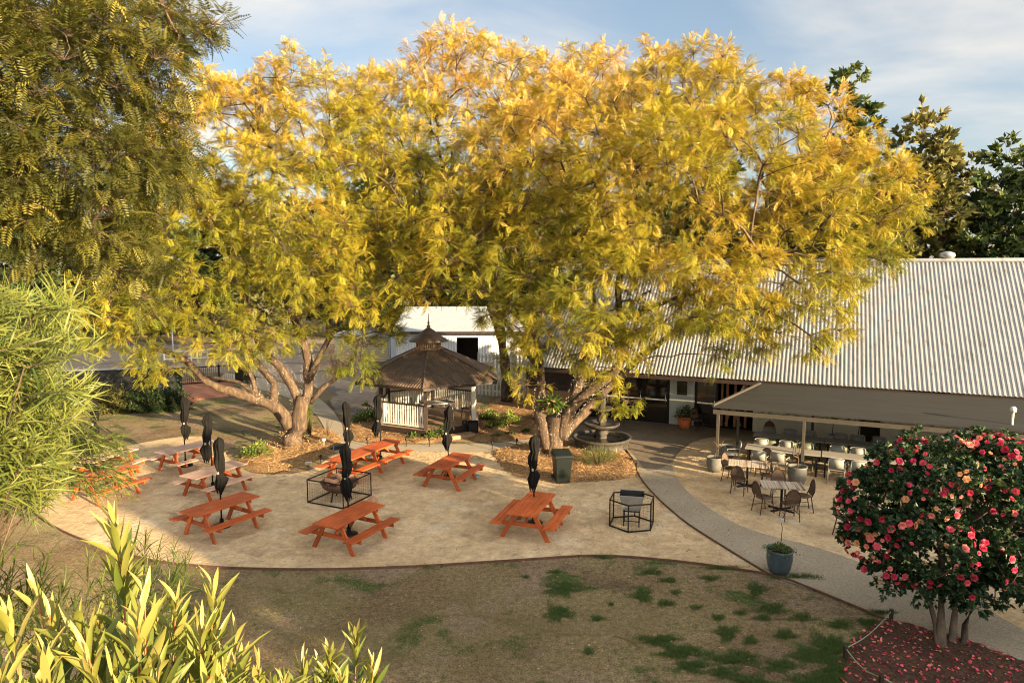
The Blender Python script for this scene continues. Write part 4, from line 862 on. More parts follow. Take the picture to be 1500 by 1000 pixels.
pa = gp(1046, 690); pot(pa, .27, .50, 'potgrey', 'round grey pot in front of the first awning post'); twig_plant('bare_frangipani', pa+(0,0,.45), [[(0,0,0),(.05,0,.25),(.2,.0,.42),(.28,0,.62)], [(.12,0,.36),(0,.1,.55),(-.08,.1,.6)], [(.2,0,.42),(.3,.1,.46)]], .022, 'leaning leafless frangipani stem in the grey pot by the first awning post')
pb2 = gp(1167, 708); pot(pb2, .30, .58, 'potgrey', 'round grey pot in front of the second awning post'); twig_plant('bare_frangipani', pb2+(0,0,.5), [[(0,0,0),(.02,0,.3),(-.08,0,.6),(-.02,0,.9)], [(0,0,.35),(-.14,0,.42),(-.12,.05,.75)], [(0,.0,.4),(.09,0,.7)]], .022, 'upright leafless frangipani in the grey pot by the second awning post')
pc = gp(1063, 672); pot(pc, .28, .5, 'potgrey', 'shaded grey pot behind the first awning post')
tp = gp(1003, 627); pot(tp, .30, .52, 'terra', 'orange terracotta pot against the wall between the dark doors'); bush('potted_shrub', 'dark leafy shrub growing in the orange terracotta pot', tp+(0,0,.45), .42, .55, M['shrub'], 420, (.06,.12), tint=.15)
for px, py, lb in [(1126,642,'potted leafy plant left of the cream wall behind the long tables'),(1218,652,'small potted tree in front of the cream wall, left of the dark doorway'),(1256,655,'potted small tree beside the dark doorway in the cream wall')]:
    q = gp(px, py); pot(q, .24, .45, 'white', 'white pot holding the '+lb.replace('potted ', '').replace('small ', '')); twig_plant('small_tree', q+(0,0,.4), [[(0,0,0),(.02,0,.4),(0,0,.85)], [(0,0,.6),(-.2,0,.9)], [(0,0,.65),(.22,0,.88)]], .02, lb, 150, sz=(.08,.16), sp=.28)
# ---- chairs
def bistro_chair():
    t = empty('bistro_chair', (0,0,0), 'x', 'chair', group='cane bistro chairs')
    MB().lathe([(.20,.43),(.225,.445),(.22,.465),(.02,.47)], 20).build('seat', M['wicker'], t, True)
    b = MB(); bp = []
    for i in range(13): a = pi*i/12; bp.append((.20*cos(a), .20+.05+.03*sin(a), .62+.30*sin(a)))
    b.tube([(.19,.17,.45)]+bp+[(-.19,.17,.45)], .014, 6); f = b.build('backrest', M['frame'], t, True)
    w = MB(); c = [(p[0]*.95, p[1]+.0, p[2]) for p in bp]; w.add([(0,.24,.62)]+c+[(-.18,.19,.50),(.18,.19,.50)], [(0, i, i+1) for i in range(1, 13)]+[(0, 13, 14), (0, 14, 15), (0, 15, 1)]); w.build('cane_panel', M['wicker'], f)
    for x in (-1, 1):
        MB().tube([(x*.17,-.15,.44), (x*.20,-.21,0)], .014, 6).build('leg', M['frame'], t); MB().tube([(x*.18,.17,.46), (x*.20,.25,0)], .014, 6).build('leg', M['frame'], t)
        MB().tube([(x*.20,.20,.66),(x*.25,.0,.66),(x*.22,-.14,.62),(x*.18,-.15,.45)], .012, 6).build('armrest', M['frame'], t) if False else None
    MB().tube([(-.185,-.18,.2),(.185,-.18,.2)], .009, 5).tube([(-.19,-.18,.2),(-.19,.2,.2)], .009, 5).tube([(.19,-.18,.2),(.19,.2,.2)], .009, 5).build('stretcher', M['frame'], t)
    return t
def resin_chair(m):
    t = empty('resin_armchair', (0,0,0), 'x', 'chair', group='pale armchairs at the long tables')
    MB().box((0,0,.44), (.46,.44,.03)).build('seat', M[m], t, bevel=.01)
    mb = MB(); mb.tube([(-.23,.20,.44),(-.235,.25,.66),(-.22,.28,.82),(-.16,.29,.845),(.16,.29,.845),(.22,.28,.82),(.235,.25,.66),(.23,.20,.44)], .018, 6)
    mb.add([(-.21,.225,.52),(.21,.225,.52),(.20,.28,.82),(-.20,.28,.82),(-.21,.24,.52),(.21,.24,.52),(.20,.295,.82),(-.20,.295,.82)], [(0,1,2,3),(7,6,5,4),(0,4,5,1),(3,2,6,7),(0,3,7,4),(1,5,6,2)]); mb.build('backrest', M[m], t, True)
    for x in (-1, 1):
        MB().tube([(x*.235,.25,.64),(x*.26,.05,.66),(x*.255,-.18,.64),(x*.24,-.20,.44)], .016, 6).build('armrest', M[m], t, True)
        MB().tube([(x*.235,-.20,.45),(x*.25,-.23,0)], .018, 6).build('leg', M[m], t); MB().tube([(x*.23,.20,.45),(x*.25,.28,0)], .018, 6).build('leg', M[m], t)
    return t
bc = bistro_chair(); first = [True]
def put(proto, loc, rz, label, flag=None):
    if flag is not None and flag[0]:
        proto.location = tuple(loc); proto.rotation_euler = (0,0,rz); proto['label'] = label; flag[0] = False; return proto
    return copytree(proto, loc, rz, label)
def slat_table(c, rz, label, L=1.15, W=.68):
    t = empty('cafe_table', c, label, 'table', rz=rz, group='slatted cafe tables on the patio'); mb = MB()
    for i in range(14): mb.box((-L/2+L*(i+.5)/14, 0, .735), (L/14-.006, W, .03))
    mb.build('tabletop', M['slat'], t)
    MB().box((0,0,.70), (.5,.06,.03)).box((0,0,.70),(.06,.4,.028)).tube([(0,0,.04),(0,0,.70)], .035, 8).build('pedestal', M['blackmetal'], t); mb = MB()
    mb.beam((-.3,-.22,.025), (.3,.22,.025), .06, .05).beam((-.3,.22,.027), (.3,-.22,.027), .06, .05); mb.build('base_feet', M['blackmetal'], t)
    return t
def face(a, b): return atan2(b[1]-a[1], b[0]-a[0])+pi/2   # chair front is -y: face from a to b
ca = gp(1094, 712); cb_ = gp(1144, 747)
slat_table(ca, A0+.10, 'slatted cafe table nearer the awning, ringed by four cane chairs'); slat_table(cb_, A0+.22, 'slatted cafe table nearer the curved path, ringed by four cane chairs')
for (px, py, c, lb) in [(1071,706,ca,'left side of the cafe table nearer the awning'),(1083,722,ca,'near side of the cafe table nearer the awning'),(1118,698,ca,'far side of the cafe table nearer the awning'),(1124,716,ca,'right side of the cafe table nearer the awning'),
                    (1118,750,cb_,'left side of the cafe table nearer the path'),(1140,735,cb_,'far side of the cafe table nearer the path'),(1156,760,cb_,'near side of the cafe table nearer the path'),(1175,748,cb_,'right side of the cafe table nearer the path')]:
    g = gp(px, py); put(bc, g, face(g, c), 'cane bistro chair at the '+lb, first)
g = gp(1236, 782); put(bc, g, radians(60), 'cane bistro chair half hidden behind the left edge of the camellia'); 
g = gp(1262, 790); put(bc, g, radians(-80), 'cane bistro chair mostly behind the camellia leaves, right of a similar one')
g = gp(1128, 648); put(bc, g, radians(150), 'cane chair with round back standing before the dark opening behind the long tables')
def long_table(a, L, label):
    c = a+U*L/2; t = empty('long_table', c, label, 'table', rz=A0-.02, group='long grey tables under the awning'); MB().box((0,0,.735), (L-.02,.72,.03)).build('tabletop', M['tablegrey'], t, bevel=.006)
    for x in (-1, 1):
        for y in (-1, 1): MB().box((x*(L/2-.12), y*.28, .36), (.05,.05,.72)).build('leg', M['blackmetal'], t)
    return t
T1 = gp(1092, 652.5, .75); T1[2] = 0; T2 = gp(1104, 634.5, .75); T2[2] = 0
lbl = [['near row of long grey tables, left one', 'near row of long grey tables, second one', 'near row of long grey tables, third one behind the camellia'], ['back row of long tables, left one', 'back row of long tables, second one by the dark doorway', 'back row of long tables, third one behind the camellia']]
rc = resin_chair('greyplastic'); gc = resin_chair('greenplastic'); fr_ = [True]; fg = [True]; ordn = ['first','second','third','fourth','fifth','sixth','seventh','eighth','ninth','tenth']
for r, T in enumerate((T1, T2)):
    for k in range(3): long_table(T+U*(2.4*k), 2.38, lbl[r][k])
    rn = ('near', 'back')[r]
    near = [.55, 1.15, 2.85, 3.45, 4.1, 5.3, 5.95] if r == 0 else [.6, 1.3, 1.9, 2.9, 3.6, 4.3, 5.2, 5.9]
    for i, s in enumerate(near):
        g = T+U*s-Nn*.62; pr, fl = (rc, fr_) if r == 0 else (gc, fg); put(pr, g, A0+pi+RNG.normal(0,.07), ('pale' if r == 0 else 'olive')+' armchair on the camera side of the %s long tables, %s from the left' % (rn, ordn[i]), fl)
    for i, s in enumerate([.5, 1.25, 1.9, 2.9, 3.5, 4.2, 5.3, 6.0]):
        g = T+U*s+Nn*.60; g0 = (gc, fg) if (r == 0 and i % 3 == 2) else (rc, fr_); put(g0[0], g, A0+RNG.normal(0,.07), ('olive' if g0[0] is gc else 'pale')+' armchair on the building side of the %s long tables, %s from the left' % (rn, ordn[i]), g0[1])
g = T1-U*.45; put(rc, g, A0+pi/2+.25+pi, 'pale armchair at the left head of the near long tables')
# ---- lounge chair by the terracotta pot
q = gp(1021, 630); put(bc, q, radians(20), 'sunlit cane chair beside the orange terracotta pot')
# ---- gazebo furniture
t = empty('gazebo_table', GZ+(.35,-.2,.33), 'white table on the deck inside the gazebo', 'table', rz=.3); MB().box((0,0,.73), (1.5,.8,.04)).build('tabletop', M['white'], t)
for x in (-.6,.6):
    for y in (-.3,.3): MB().tube([(x,y,.71),(x*1.12,y*1.1,0)], .02, 6).build('leg', M['white'], t)
for dx, dy, a, lb in ((-.9,.3,1.8,'left'),(1.25,.1,-1.5,'right')): put(bc, GZ+(.35+dx,-.2+dy,.33), a, 'cane chair on the gazebo deck, %s end of the white table' % lb)
g = gp(693, 634); t = empty('speaker_box', g, 'black box beside the gazebo steps', 'box'); MB().box((0,0,.26), (.42,.36,.5)).build('body', M['black'], t, bevel=.02); MB().box((0,-.185,.26), (.34,.01,.42)).build('grille', M['blackmetal'], t)
g = gp(681, 636); t = empty('ice_bucket_stand', g, 'small dark stand on the path beside the black box', 'stand'); MB().tube([(-.15,0,0),(0,0,.5),(.15,0,0)], .014, 6).build('frame', M['blackmetal'], t); MB().lathe([(.10,.40),(.13,.58)], 14).build('bucket', M['blackmetal'], t)
# ---- garden plants
for (px, py, r, h, n, tt, lb) in [(744,622,.55,.55,700,.8,'bright yellow-green shrub in the straw bed right of the gazebo'),(716,616,.45,.45,450,.35,'mid green shrub touching the gazebo corner'),(726,628,.45,.35,420,.25,'low dark green clump below the bright shrub right of the gazebo'),
      (748,638,.22,.15,130,.2,'small green seedling clump at the front of the straw bed, left of the pair'),(770,634,.2,.15,130,.2,'small green seedling clump nearest the big jacaranda'),(728,641,.2,.12,100,.25,'tiny green clump at the path edge right of the gazebo'),
      (540,613,.55,.42,520,.15,'dark green low shrub left of the gazebo, right of the curved path'),(528,620,.4,.35,320,.35,'mid green low shrub beside the curved path'),(556,616,.4,.4,300,.2,'dark green shrub tucked behind the folded umbrella by the gazebo'),(536,596,.2,.2,110,.3,'small round green tuft on the bare bank behind the curved path'),
      (632,643,.28,.3,200,.45,'small green plant at the foot of the gazebo front post'),(606,642,.3,.2,150,.3,'low green plant at the foot of the gazebo skirting'),(644,640,.35,.4,260,.05,'dark bush beside the gazebo steps'),
      (378,668,.48,.62,420,.7,'large-leaved lime green plant at the left end of the straw bed'),(366,671,.35,.4,260,.3,'darker green plant leaning behind the large-leaved lime one'),(800,620,.5,.9,520,.4,'leafy shrub growing left against the big jacaranda trunk')]:
    bush('garden_shrub', lb, gp(px, py), r, h, M['shrub'], n, (.07,.15), tint=tt)
# rosemary like clump
rb = gp(876, 684); tips = []
for k in range(90): a = RNG.random()*6.28; rr = RNG.random()**.5; tips.append(rb+np.array([cos(a)*.85*rr, sin(a)*.6*rr, .78-.35*rr*rr+RNG.normal(0,.05)]))
stemshrub('rosemary_bush', 'spiky grey-green bush in the straw bed in front of the fountain', 'shrub', rb, tips, M['shrub'], M['bark'], t_blade(2,.14,.1), 40, .5, (.04,.09), .7, sr=.005, tintf=lambda f: .25+.35*f)
rb = gp(455, 640); tips = []
for k in range(60): a = RNG.random()*6.28; tips.append(rb+np.array([-.15+cos(a)*.35*RNG.random(), sin(a)*.3, RNG.uniform(.5,1.65)]))
stemshrub('climbing_plant', 'green strappy plant climbing the right side of the left jacaranda trunk', 'plant', rb, tips, M['shrub'], M['bark'], NL, 16, .5, (.12,.26), 1.2, sr=.006, tintf=lambda f: .45+.4*f)
rb = gp(480, 640); tips = [rb+np.array([RNG.normal(0,.22), RNG.normal(0,.1), RNG.uniform(.5,.95)]) for k in range(14)]
stemshrub('dry_shrub', 'sparse twiggy shrub beside the curved path, right of the left jacaranda', 'shrub', rb, tips, M['shrub'], M['bark'], t_blade(2,.2,.1), 6, .3, (.03,.05), .7, sr=.006)
# staghorn fern on right trunk
sf = wp(808, 592, 24.15); t = empty('staghorn_fern', sf, 'pale staghorn fern clinging to the fork of the big jacaranda', 'fern'); n = 120
d = rdir(n); d[:, 2] = abs(d[:, 2])*1.2+.1; d[:, 1] -= .5; V, F, T = scatter(*t_blade(4,.16,.7), np.zeros((n,3))+RNG.normal(0,.06,(n,3)), frames(d), RNG.uniform(.25,.55,n), np.clip(RNG.normal(.35,.15,n),0,1)); mesh_np('fronds', V, F, M['shrub'], t, T)
mesh_np('nest', *(lambda a: (a[0], a[1]))(scatter(*t_leaf(.8), RNG.normal(0,.12,(60,3)), frames(rdir(60)), np.full(60,.22), np.full(60,.4))), M['straw'], t, np.full(60,.4))
# fairy lights wound round the trunks
def lights(name, limbs, label, turns=2.2, n=200, lim=.9):
    mb = MB(); w = MB()
    for pts, r0, r1 in limbs:
        q = np.array(smooth_poly([np.array(p) for p in pts], .1)); L = np.linalg.norm(np.diff(q, axis=0), axis=1).sum(); k = int(n*L/10); prev = None
        for i in range(k):
            f = i/k*lim; idx = f*(len(q)-1); j = int(idx); p = q[j]+(q[min(j+1, len(q)-1)]-q[j])*(idx-j); d = q[min(j+1, len(q)-1)]-q[max(j-1, 0)]; d = d/np.linalg.norm(d)
            x = np.cross(d, (.3,.2,.9)); x /= np.linalg.norm(x); y = np.cross(d, x); a = RNG.random()*6.28; r = (r0+(r1-r0)*f)*1.14+.02
            c = p+r*(cos(a)*x+sin(a)*y); s = .0068
            mb.add([c+(s,0,0), c+(-s,0,0), c+(0,s,0), c+(0,-s,0), c+(0,0,s), c+(0,0,-s)], [(0,2,4),(2,1,4),(1,3,4),(3,0,4),(2,0,5),(1,2,5),(3,1,5),(0,3,5)])
            if prev is not None and np.linalg.norm(c-prev) < .25: w.tube([prev, c], .002, 3, cap=False)
            prev = c
    t = empty(name, limbs[0][0][0], label, 'string lights'); 
    for m_, nm, mt in ((mb, 'bulbs', M['bulb']), (w, 'wire', M['blackmetal'])):
        b = np.array(limbs[0][0][0]); m_.v = [tuple(np.array(v)-b) for v in m_.v]; tag(m_.build(nm, mt, t), kind='stuff')
lights('string_lights', [Rl[0], Rl[1], Rl[2], Rl[3]], 'warm string lights wound round the trunk of the big right jacaranda', n=230, lim=.42)
lights('string_lights', [Ll[0], Ll[2], Ll[3], Ll[4], Ll[5], Ll[7]], 'warm string lights wound round the limbs of the left jacaranda', n=200, lim=.42)
# ---- small things
g = gp(696, 698); tag(MB().lathe([(.13,0),(.11,.06),(.09,.06),(.07,.02),(.01,.02)], 18, g).build('dog_bowl', M['blue']), 'small blue dog bowl on the sand by the lone red table', 'bowl')
for px, py, lb in ((452,684,'small white sign on the straw bed edge near the long table'),(568,652,'small white card standing at the far end of the extra long table')):
    g = gp(px, py); t = empty('small_sign', g, lb, 'sign', rz=.4); MB().box((0,0,.14), (.22,.02,.13), M3=[[1,0,0],[0,.8,-.6],[0,.6,.8]]).build('board', M['white'], t); MB().tube([(0,.02,0),(0,.02,.1)], .012, 5).build('stake', M['darktimber'], t)
g = gp(475, 657); t = empty('garden_light', g, 'short pale garden light post in the straw bed by the path', 'garden light'); MB().box((0,0,.16), (.05,.05,.32)).build('post', M['galv'], t); MB().box((0,0,.36), (.12,.12,.07)).build('head', M['white'], t)
for i, (px, py, lb) in enumerate([(1051+0,0,'')][:0]+[(721,659,'black garden stake light at the left corner of the big jacaranda bed'),(757,655,'black garden stake light behind the folded umbrella near the wheelie bin'),(932,692,'black garden stake light at the right tip of the big jacaranda bed'),(538,654,'black stake light in the straw left of the gazebo'),(595,654,'black stake light in the straw before the gazebo skirting'),(629,654,'black stake light below the gazebo front post'),(470,680,'black stake light on the left straw bed edge')]):
    g = gp(px, py); t = empty('stake_light', g, lb, 'garden light', group='black stake lights along the garden path'); MB().tube([(0,0,0),(0,0,.26)], .015, 6).build('stake', M['blackmetal'], t); MB().lathe([(.03,.24),(.05,.27),(.04,.34),(.01,.36)], 10).build('head', M['blackmetal'], t)
g = gp(492, 656); t = empty('garden_hose_mat', g, 'flat dark green cover lying on the straw next to the path', 'cover'); MB().lathe([(.42,.02),(.42,.07),(.05,.10)], 16, fn=lambda a, z: 1+.15*sin(2*a)).build('cover', M['binmat'], t, True)
# rope fence round petal bed
st = [gp(1305,910), gp(1238,966), gp(1290,1010), gp(1420,1050)]
for i, p in enumerate(st[:3]):
    t = MB().box(p+(0,0,.13), (.06,.06,.26)).build('rope_stake', M['darktimber'], bevel=.006); tag(t, ['low wooden stake at the path edge above the petals','low wooden stake at the left corner of the petal bed','low wooden stake at the bottom edge of the view by the petals'][i], 'stake', 'stakes round the petal bed')
mb = MB()
for a, b in zip(st[:-1], st[1:]):
    mb.tube([a+(b-a)*s+np.array([0,0,.22-.10*sin(pi*s)]) for s in np.linspace(0,1,9)], .009, 5)
tag(mb.build('guard_rope', M['rope']), 'thin green rope strung between low stakes round the petal bed', 'rope')
# ================================================================== BACKGROUND STRUCTURES
def Wb(px, D): return wp(px, 395, D)[0]
# white roofed shed
x0, x1 = Wb(578, 47), Wb(765, 47); t = empty('white_shed', ((x0+x1)/2, 47, 0), 'pale steel shed with a white sheet roof and dark open bay behind the gazebo', 'shed'); w = x1-x0
ze = 2.55; zr = 4.1
o = MB().add([(-w/2-.3,-.4,ze),(w/2+.2,-.4,ze),(w/2-1.5,3.4,zr),(-w/2+.2,3.4,zr)], [(0,1,2,3)]).add([(w/2+.2,-.4,ze),(w/2+.2,7,ze),(w/2-1.5,3.4,zr)], [(0,1,2)]).build('roof', M['whiteroof'], t); md = o.modifiers.new('s','SOLIDIFY'); md.thickness=.06
bx0, bx1 = Wb(668,47)-(x0+x1)/2, Wb(700,47)-(x0+x1)/2
mb = MB(); mb.box(((-w/2+bx0)/2,.06,ze/2-.05), (bx0+w/2,.1,ze-.1)); mb.box(((w/2+bx1)/2,.06,ze/2-.05), (w/2-bx1,.1,ze-.1)); mb.box(((bx0+bx1)/2,.06,2.32), (bx1-bx0,.1,.36)); mb.box((w/2-.05,3.5,ze/2-.05),(.1,6.7,ze-.1)); mb.box((-w/2+.05,3.5,ze/2-.05),(.1,6.7,ze-.1)); mb.box((0,6.9,ze/2-.05),(w-.3,.1,ze-.1)); mb.build('wall', M['corrwall'], t)
MB().box((0,-.42,ze-.05), (w+.5,.08,.16)).build('gutter', M['darktimber'], t); MB().box(((bx0+bx1)/2,1.5,1.05), (bx1-bx0+.4,.06,2.1)).build('bay_screen', M['interior'], t)
# tan roller door shed + white container
x0, x1 = Wb(488, 50), Wb(569, 50); t = empty('roller_door_shed', ((x0+x1)/2, 50, 0), 'low building with a tan ribbed roller door left of the gazebo', 'shed'); w = x1-x0
h = 7-0; h = wp(520, 492, 50)[2]
MB().box((0,1.5,h/2), (w,3,h)).build('wall', M['greywall'], t); MB().box((w*.02,-.03,h/2-.1), (w*.9,.06,h-.3)).build('roller_door', M['roller'], t); o = MB().box((0,1.4,h+.06), (w+.4,3.6,.1)).build('roof', M['whiteroof'], t)
x0, x1 = Wb(570, 48.5), Wb(622, 48.5); t = empty('white_container', ((x0+x1)/2, 48.5, 0), 'plain white container box between the tan door and the gazebo roof', 'container'); w = x1-x0; h = wp(590, 494, 48.5)[2]
MB().box((0,1.2,h/2), (w,2.4,h)).build('body', M['corr'], t, bevel=.03); MB().box((-w*.1,-.02,h/2), (.05,.04,h-.2)).box((w*.28,-.02,h/2), (.05,.04,h-.2)).build('door_rods', M['galv'], t)
# leaning white frame
g = gp(520, 545); t = empty('leaning_frame', g, 'white slatted frame leaning on the tan roller door', 'frame', rz=-.1)
mb = MB(); 
for x in (-.45,.45): mb.beam((x,-.25,0), (x,.15,1.25), .06, .06)
for k in range(5): f = .05+k*.22; mb.beam((-.43,-.25+.4*f,1.25*f), (.43,-.25+.4*f,1.25*f), .05, .04)
mb.build('slats', M['white'], t)
# tall paling fence beside the long building
def fence(name, a, b, h, gap, w, m, label, rails=2, th=.03, top=0, posts=2.2, cat='fence', group=None):
    a = np.array(a, float); b = np.array(b, float); L = np.linalg.norm(b-a); rz = atan2(b[1]-a[1], b[0]-a[0]); t = empty(name, a, label, cat, rz=rz, group=group); mb = MB(); n = int(L/(w+gap))
    for i in range(n): mb.box((i*(w+gap)+w/2, 0, h/2), (w, th, h-.05))
    mb.build('palings', M[m], t)
    for k in range(rails): MB().box((L/2, th, h*(.12+.8*k/max(1, rails-1))), (L, .035, .06)).build('rail', M[m], t)
    for k in range(int(L/posts)+1): MB().box((min(L-.04, k*posts), th*2+.03, h/2+.02), (.07,.07,h+.04)).build('post', M[m], t)
    return t
fa = gp(700, 578); fb_ = gp(780, 586); fence('paling_fence', fa, fb_, 2.3, .12, .11, 'white', 'tall pale paling fence between the gazebo and the long building')
g = gp(712, 585); t = empty('meter_box', g, 'small white box on posts in front of the tall paling fence', 'box'); MB().box((0,0,1.75), (.75,.15,.5)).build('box', M['white'], t, bevel=.01); MB().box((-.3,0,.75), (.05,.05,1.5)).box((.3,0,.75), (.05,.05,1.5)).build('legs', M['galv'], t)
# car park fences, posts
fence('pool_fence', gp(262,566), gp(345,560), 1.15, .09, .022, 'blackmetal', 'black metal picket fence behind the red mulch at the left')
fence('pool_fence', gp(345,560), gp(376,580), 1.15, .09, .022, 'blackmetal', 'short return of black metal picket fence behind the low jacaranda limb')
for i, (px, py, hh, m_) in enumerate([(254,520,2.6,'white'),(328,522,2.4,'white'),(281,540,1.6,'white'),(333,522,2.8,'blackmetal'),(338,535,2.2,'blackmetal')]):
    g = gp(px, py); t = empty('car_park_post', g, ['tall white post, leftmost in the car park','white post beside two dark ones in the car park','short white post nearest the black fence','thin dark post just right of a white one in the car park','shorter thin dark post, rightmost in the car park'][i], 'post'); MB().tube([(0,0,0),(0,0,hh)], .05, 8).build('shaft', M[m_], t, True); MB().lathe([(.06,hh),(.07,hh+.03),(.01,hh+.07)], 8).build('cap', M[m_], t)
fence('guard_rail', gp(240,528), gp(345,523), .7, 2.2, .08, 'white', 'low white rail at the edge of the car park', 2, .05, posts=3)
# charcoal screen wall with hedge
a = gp(95,600); b = gp(268,592); rz = atan2(b[1]-a[1], b[0]-a[0]); L = np.linalg.norm(b-a); t = empty('screen_wall', a, 'charcoal screen wall with a pale coping behind the dark hedge at the left', 'wall', rz=rz)
MB().box((L/2,0,.95), (L,.12,1.9)).build('panel', M['blackwall'], t); MB().box((L/2,0,1.93), (L+.1,.2,.06)).build('coping', M['galv'], t)
for i in range(8):
    px = 120+i*20; g = gp(px, 606-i*.8); bush('hedge_shrub', ['pale grey-green hedge shrub, leftmost before the charcoal wall','grey-green hedge shrub, second from the left before the wall','grey-green hedge shrub, third before the charcoal wall','grey-green hedge shrub in the middle of the row','dark hedge shrub, fifth before the charcoal wall','dark hedge shrub, sixth before the charcoal wall','dark hedge shrub, second from the right end of the wall','dark hedge shrub at the right end of the charcoal wall'][i], g, .65, 1.15+.12*(i%3), M['bgolive' if i < 4 else 'bgdark'], 1300, (.08,.16), tint=(.4 if i < 4 else .02), group='hedge shrubs before the charcoal wall')
# wicker-ish dead palm skirt beside roller shed
rb = gp(497, 552); tips = [rb+np.array([RNG.normal(0,.75), RNG.normal(0,.5), RNG.uniform(.3,2.2)]) for k in range(60)]
stemshrub('dry_grass_tree', 'pale dry straw-coloured bush left of the tan roller door', 'shrub', rb, tips, M['straw'], M['bark'], NL, 22, .8, (.2,.4), 1.6, sr=.008, tintf=lambda f: .7+.2*f)
# ================================================================== BEHIND THE VIEWPOINT (outside the frame, unseen shade casters, house shaped to steer the sun)
nb = empty('shade_caster_house', (38, -5.0, 0), 'unseen shade-casting house beside the viewpoint, notched to let sun through', 'house')
MB().box((-13.55,-3,4.7), (7.3,2.4,9.4)).box((-6.95,-3,3.8),(5.9,2.4,7.6)).box((16,-3,4.7),(40,2.4,9.4)).build('wall', M['cream'], nb); MB().box((-13.55,-3,9.5), (7.3,3,.2)).box((16,-3,9.5),(40,3,.2)).build('roof', M['whiteroof'], nb)  # low middle block and thin walls shaped to let sun onto the camellia
vr = MB()
for i in range(5): vr.box((-20.0+i*.68, 1.2, 4.8), (.13,.13,9.6))
vr.box((-18.6, 1.2, 9.7), (2.9,.3,.4)); vr.box((-18.6,1.2,8.9), (2.9,.12,.14)); vr.box((-18.6,1.2,7.9), (2.9,.12,.14)); vr.box((-18.6,1.2,6.0), (2.9,.12,2.0)); vr.build('verandah', M['white'], nb)
def shade_tree(label, b, h, w, n): 
    b = np.array(b, float); E = [(b+np.array([0,0,h*.62]), np.array([w,w,h*.26])), (b+np.array([w*.4,0,h*.8]), np.array([w*.6,w*.6,h*.16])), (b+np.array([-w*.4,w*.2,h*.5]), np.array([w*.6,w*.6,h*.2]))]
    tree('broadleaf_tree', label, 'tree', b, [([b, b+(0,0,h*.3), b+(.2,0,h*.6)], .22, .1)], E, n, M['bgolive'], M['darkbark'], QL, 8, 9, (.15,.35), (.5,1.0), rt=.015, sep=.5, minz=.8, lo=.2, group='trees outside the picture', updown=1)
SHADE = [((14.3,-5.5,0), 6.8, 2.4, 60), ((10.5,-6.5,0), 6.0, 2.0, 30)]
for i, (b, h, w, n) in enumerate(SHADE): shade_tree(['tree close beside the verandah house, outside the picture','smaller tree farther left of the verandah house, outside the picture'][i], b, h, w, n)
# ================================================================== LIGHT
EL = radians(12.4); sd = np.array([.75, -.66, 0]); sd /= np.linalg.norm(sd); SD = np.array([sd[0]*cos(EL), sd[1]*cos(EL), sin(EL)])
sl = bpy.data.lights.new('sun', 'SUN'); sl.energy = 5.0; sl.angle = radians(.6); sl.color = (1.0, .78, .48); so = bpy.data.objects.new('sun', sl); COL.objects.link(so)
from mathutils import Vector
so.rotation_euler = Vector(tuple(SD)).to_track_quat('Z', 'Y').to_euler(); so.location = (30, -30, 30)
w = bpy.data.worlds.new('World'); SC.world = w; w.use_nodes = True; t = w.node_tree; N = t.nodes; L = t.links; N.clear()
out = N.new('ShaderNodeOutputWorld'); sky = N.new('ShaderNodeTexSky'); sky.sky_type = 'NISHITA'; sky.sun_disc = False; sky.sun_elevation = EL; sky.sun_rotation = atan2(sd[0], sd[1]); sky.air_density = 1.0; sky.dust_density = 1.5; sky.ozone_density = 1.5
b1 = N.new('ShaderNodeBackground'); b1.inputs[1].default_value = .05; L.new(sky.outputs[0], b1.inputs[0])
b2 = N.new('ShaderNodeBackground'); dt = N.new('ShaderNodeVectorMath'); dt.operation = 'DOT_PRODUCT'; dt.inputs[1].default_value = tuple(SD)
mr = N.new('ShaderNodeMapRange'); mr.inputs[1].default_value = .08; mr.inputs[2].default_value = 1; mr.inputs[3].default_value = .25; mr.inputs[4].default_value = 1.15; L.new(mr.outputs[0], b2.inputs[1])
tc = N.new('ShaderNodeTexCoord'); sep = N.new('ShaderNodeSeparateXYZ'); L.new(tc.outputs['Generated'], sep.inputs[0]); L.new(tc.outputs['Generated'], dt.inputs[0]); L.new(dt.outputs['Value'], mr.inputs[0])
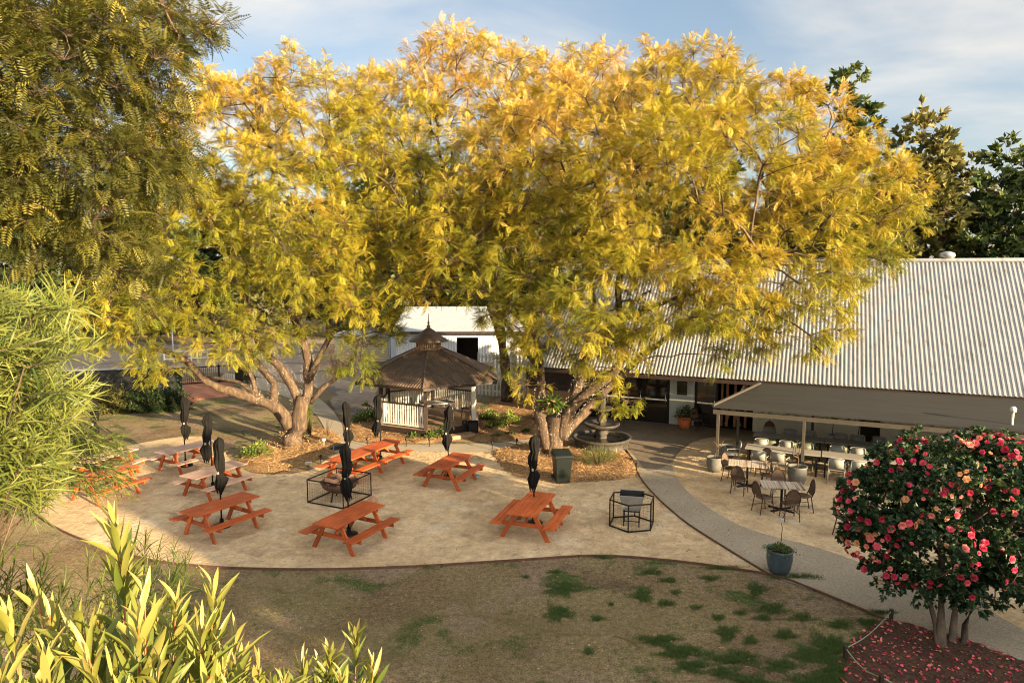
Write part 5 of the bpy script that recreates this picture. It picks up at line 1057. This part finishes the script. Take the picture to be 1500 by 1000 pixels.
# project direction onto a cloud layer: p.xy/(z+.12)
ad = N.new('ShaderNodeMath'); ad.operation = 'ADD'; ad.inputs[1].default_value = .16; L.new(sep.outputs[2], ad.inputs[0]); mxm = N.new('ShaderNodeMath'); mxm.operation = 'MAXIMUM'; mxm.inputs[1].default_value = .05; L.new(ad.outputs[0], mxm.inputs[0])
dx = N.new('ShaderNodeMath'); dx.operation = 'DIVIDE'; L.new(sep.outputs[0], dx.inputs[0]); L.new(mxm.outputs[0], dx.inputs[1]); dy = N.new('ShaderNodeMath'); dy.operation = 'DIVIDE'; L.new(sep.outputs[1], dy.inputs[0]); L.new(mxm.outputs[0], dy.inputs[1])
cx = N.new('ShaderNodeCombineXYZ'); L.new(dx.outputs[0], cx.inputs[0]); L.new(dy.outputs[0], cx.inputs[1])
mp = N.new('ShaderNodeMapping'); mp.inputs['Location'].default_value = (5.1, 8.7, 0); mp.inputs['Scale'].default_value = (1, 1.3, 1); L.new(cx.outputs[0], mp.inputs[0])
n1 = N.new('ShaderNodeTexNoise'); n1.inputs['Scale'].default_value = .75; n1.inputs['Detail'].default_value = 9; n1.inputs['Roughness'].default_value = .55; n1.inputs['Distortion'].default_value = .5; L.new(mp.outputs[0], n1.inputs[0])
r1 = ramp(t, [(.38,(.25,.25,.25)),(.64,(.95,.95,.95))]); L.new(n1.outputs[0], r1.inputs[0])
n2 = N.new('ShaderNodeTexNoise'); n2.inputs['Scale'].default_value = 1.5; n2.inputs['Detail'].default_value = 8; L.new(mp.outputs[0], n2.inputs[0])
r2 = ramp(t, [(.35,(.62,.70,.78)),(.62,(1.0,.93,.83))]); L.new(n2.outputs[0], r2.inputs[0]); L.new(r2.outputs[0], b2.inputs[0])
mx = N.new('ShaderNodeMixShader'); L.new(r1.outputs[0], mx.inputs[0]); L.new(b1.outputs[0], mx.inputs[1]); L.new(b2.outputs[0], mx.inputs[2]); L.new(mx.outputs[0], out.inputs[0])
SC.view_settings.view_transform = 'Standard'; SC.view_settings.look = 'None'; SC.view_settings.exposure = 2.13; SC.view_settings.gamma = 1
M['bulb'].cycles.emission_sampling = 'NONE'; SC.cycles.filter_width = 1.1; SC.cycles.max_bounces = 5; SC.cycles.diffuse_bounces = 2; SC.cycles.transmission_bounces = 4
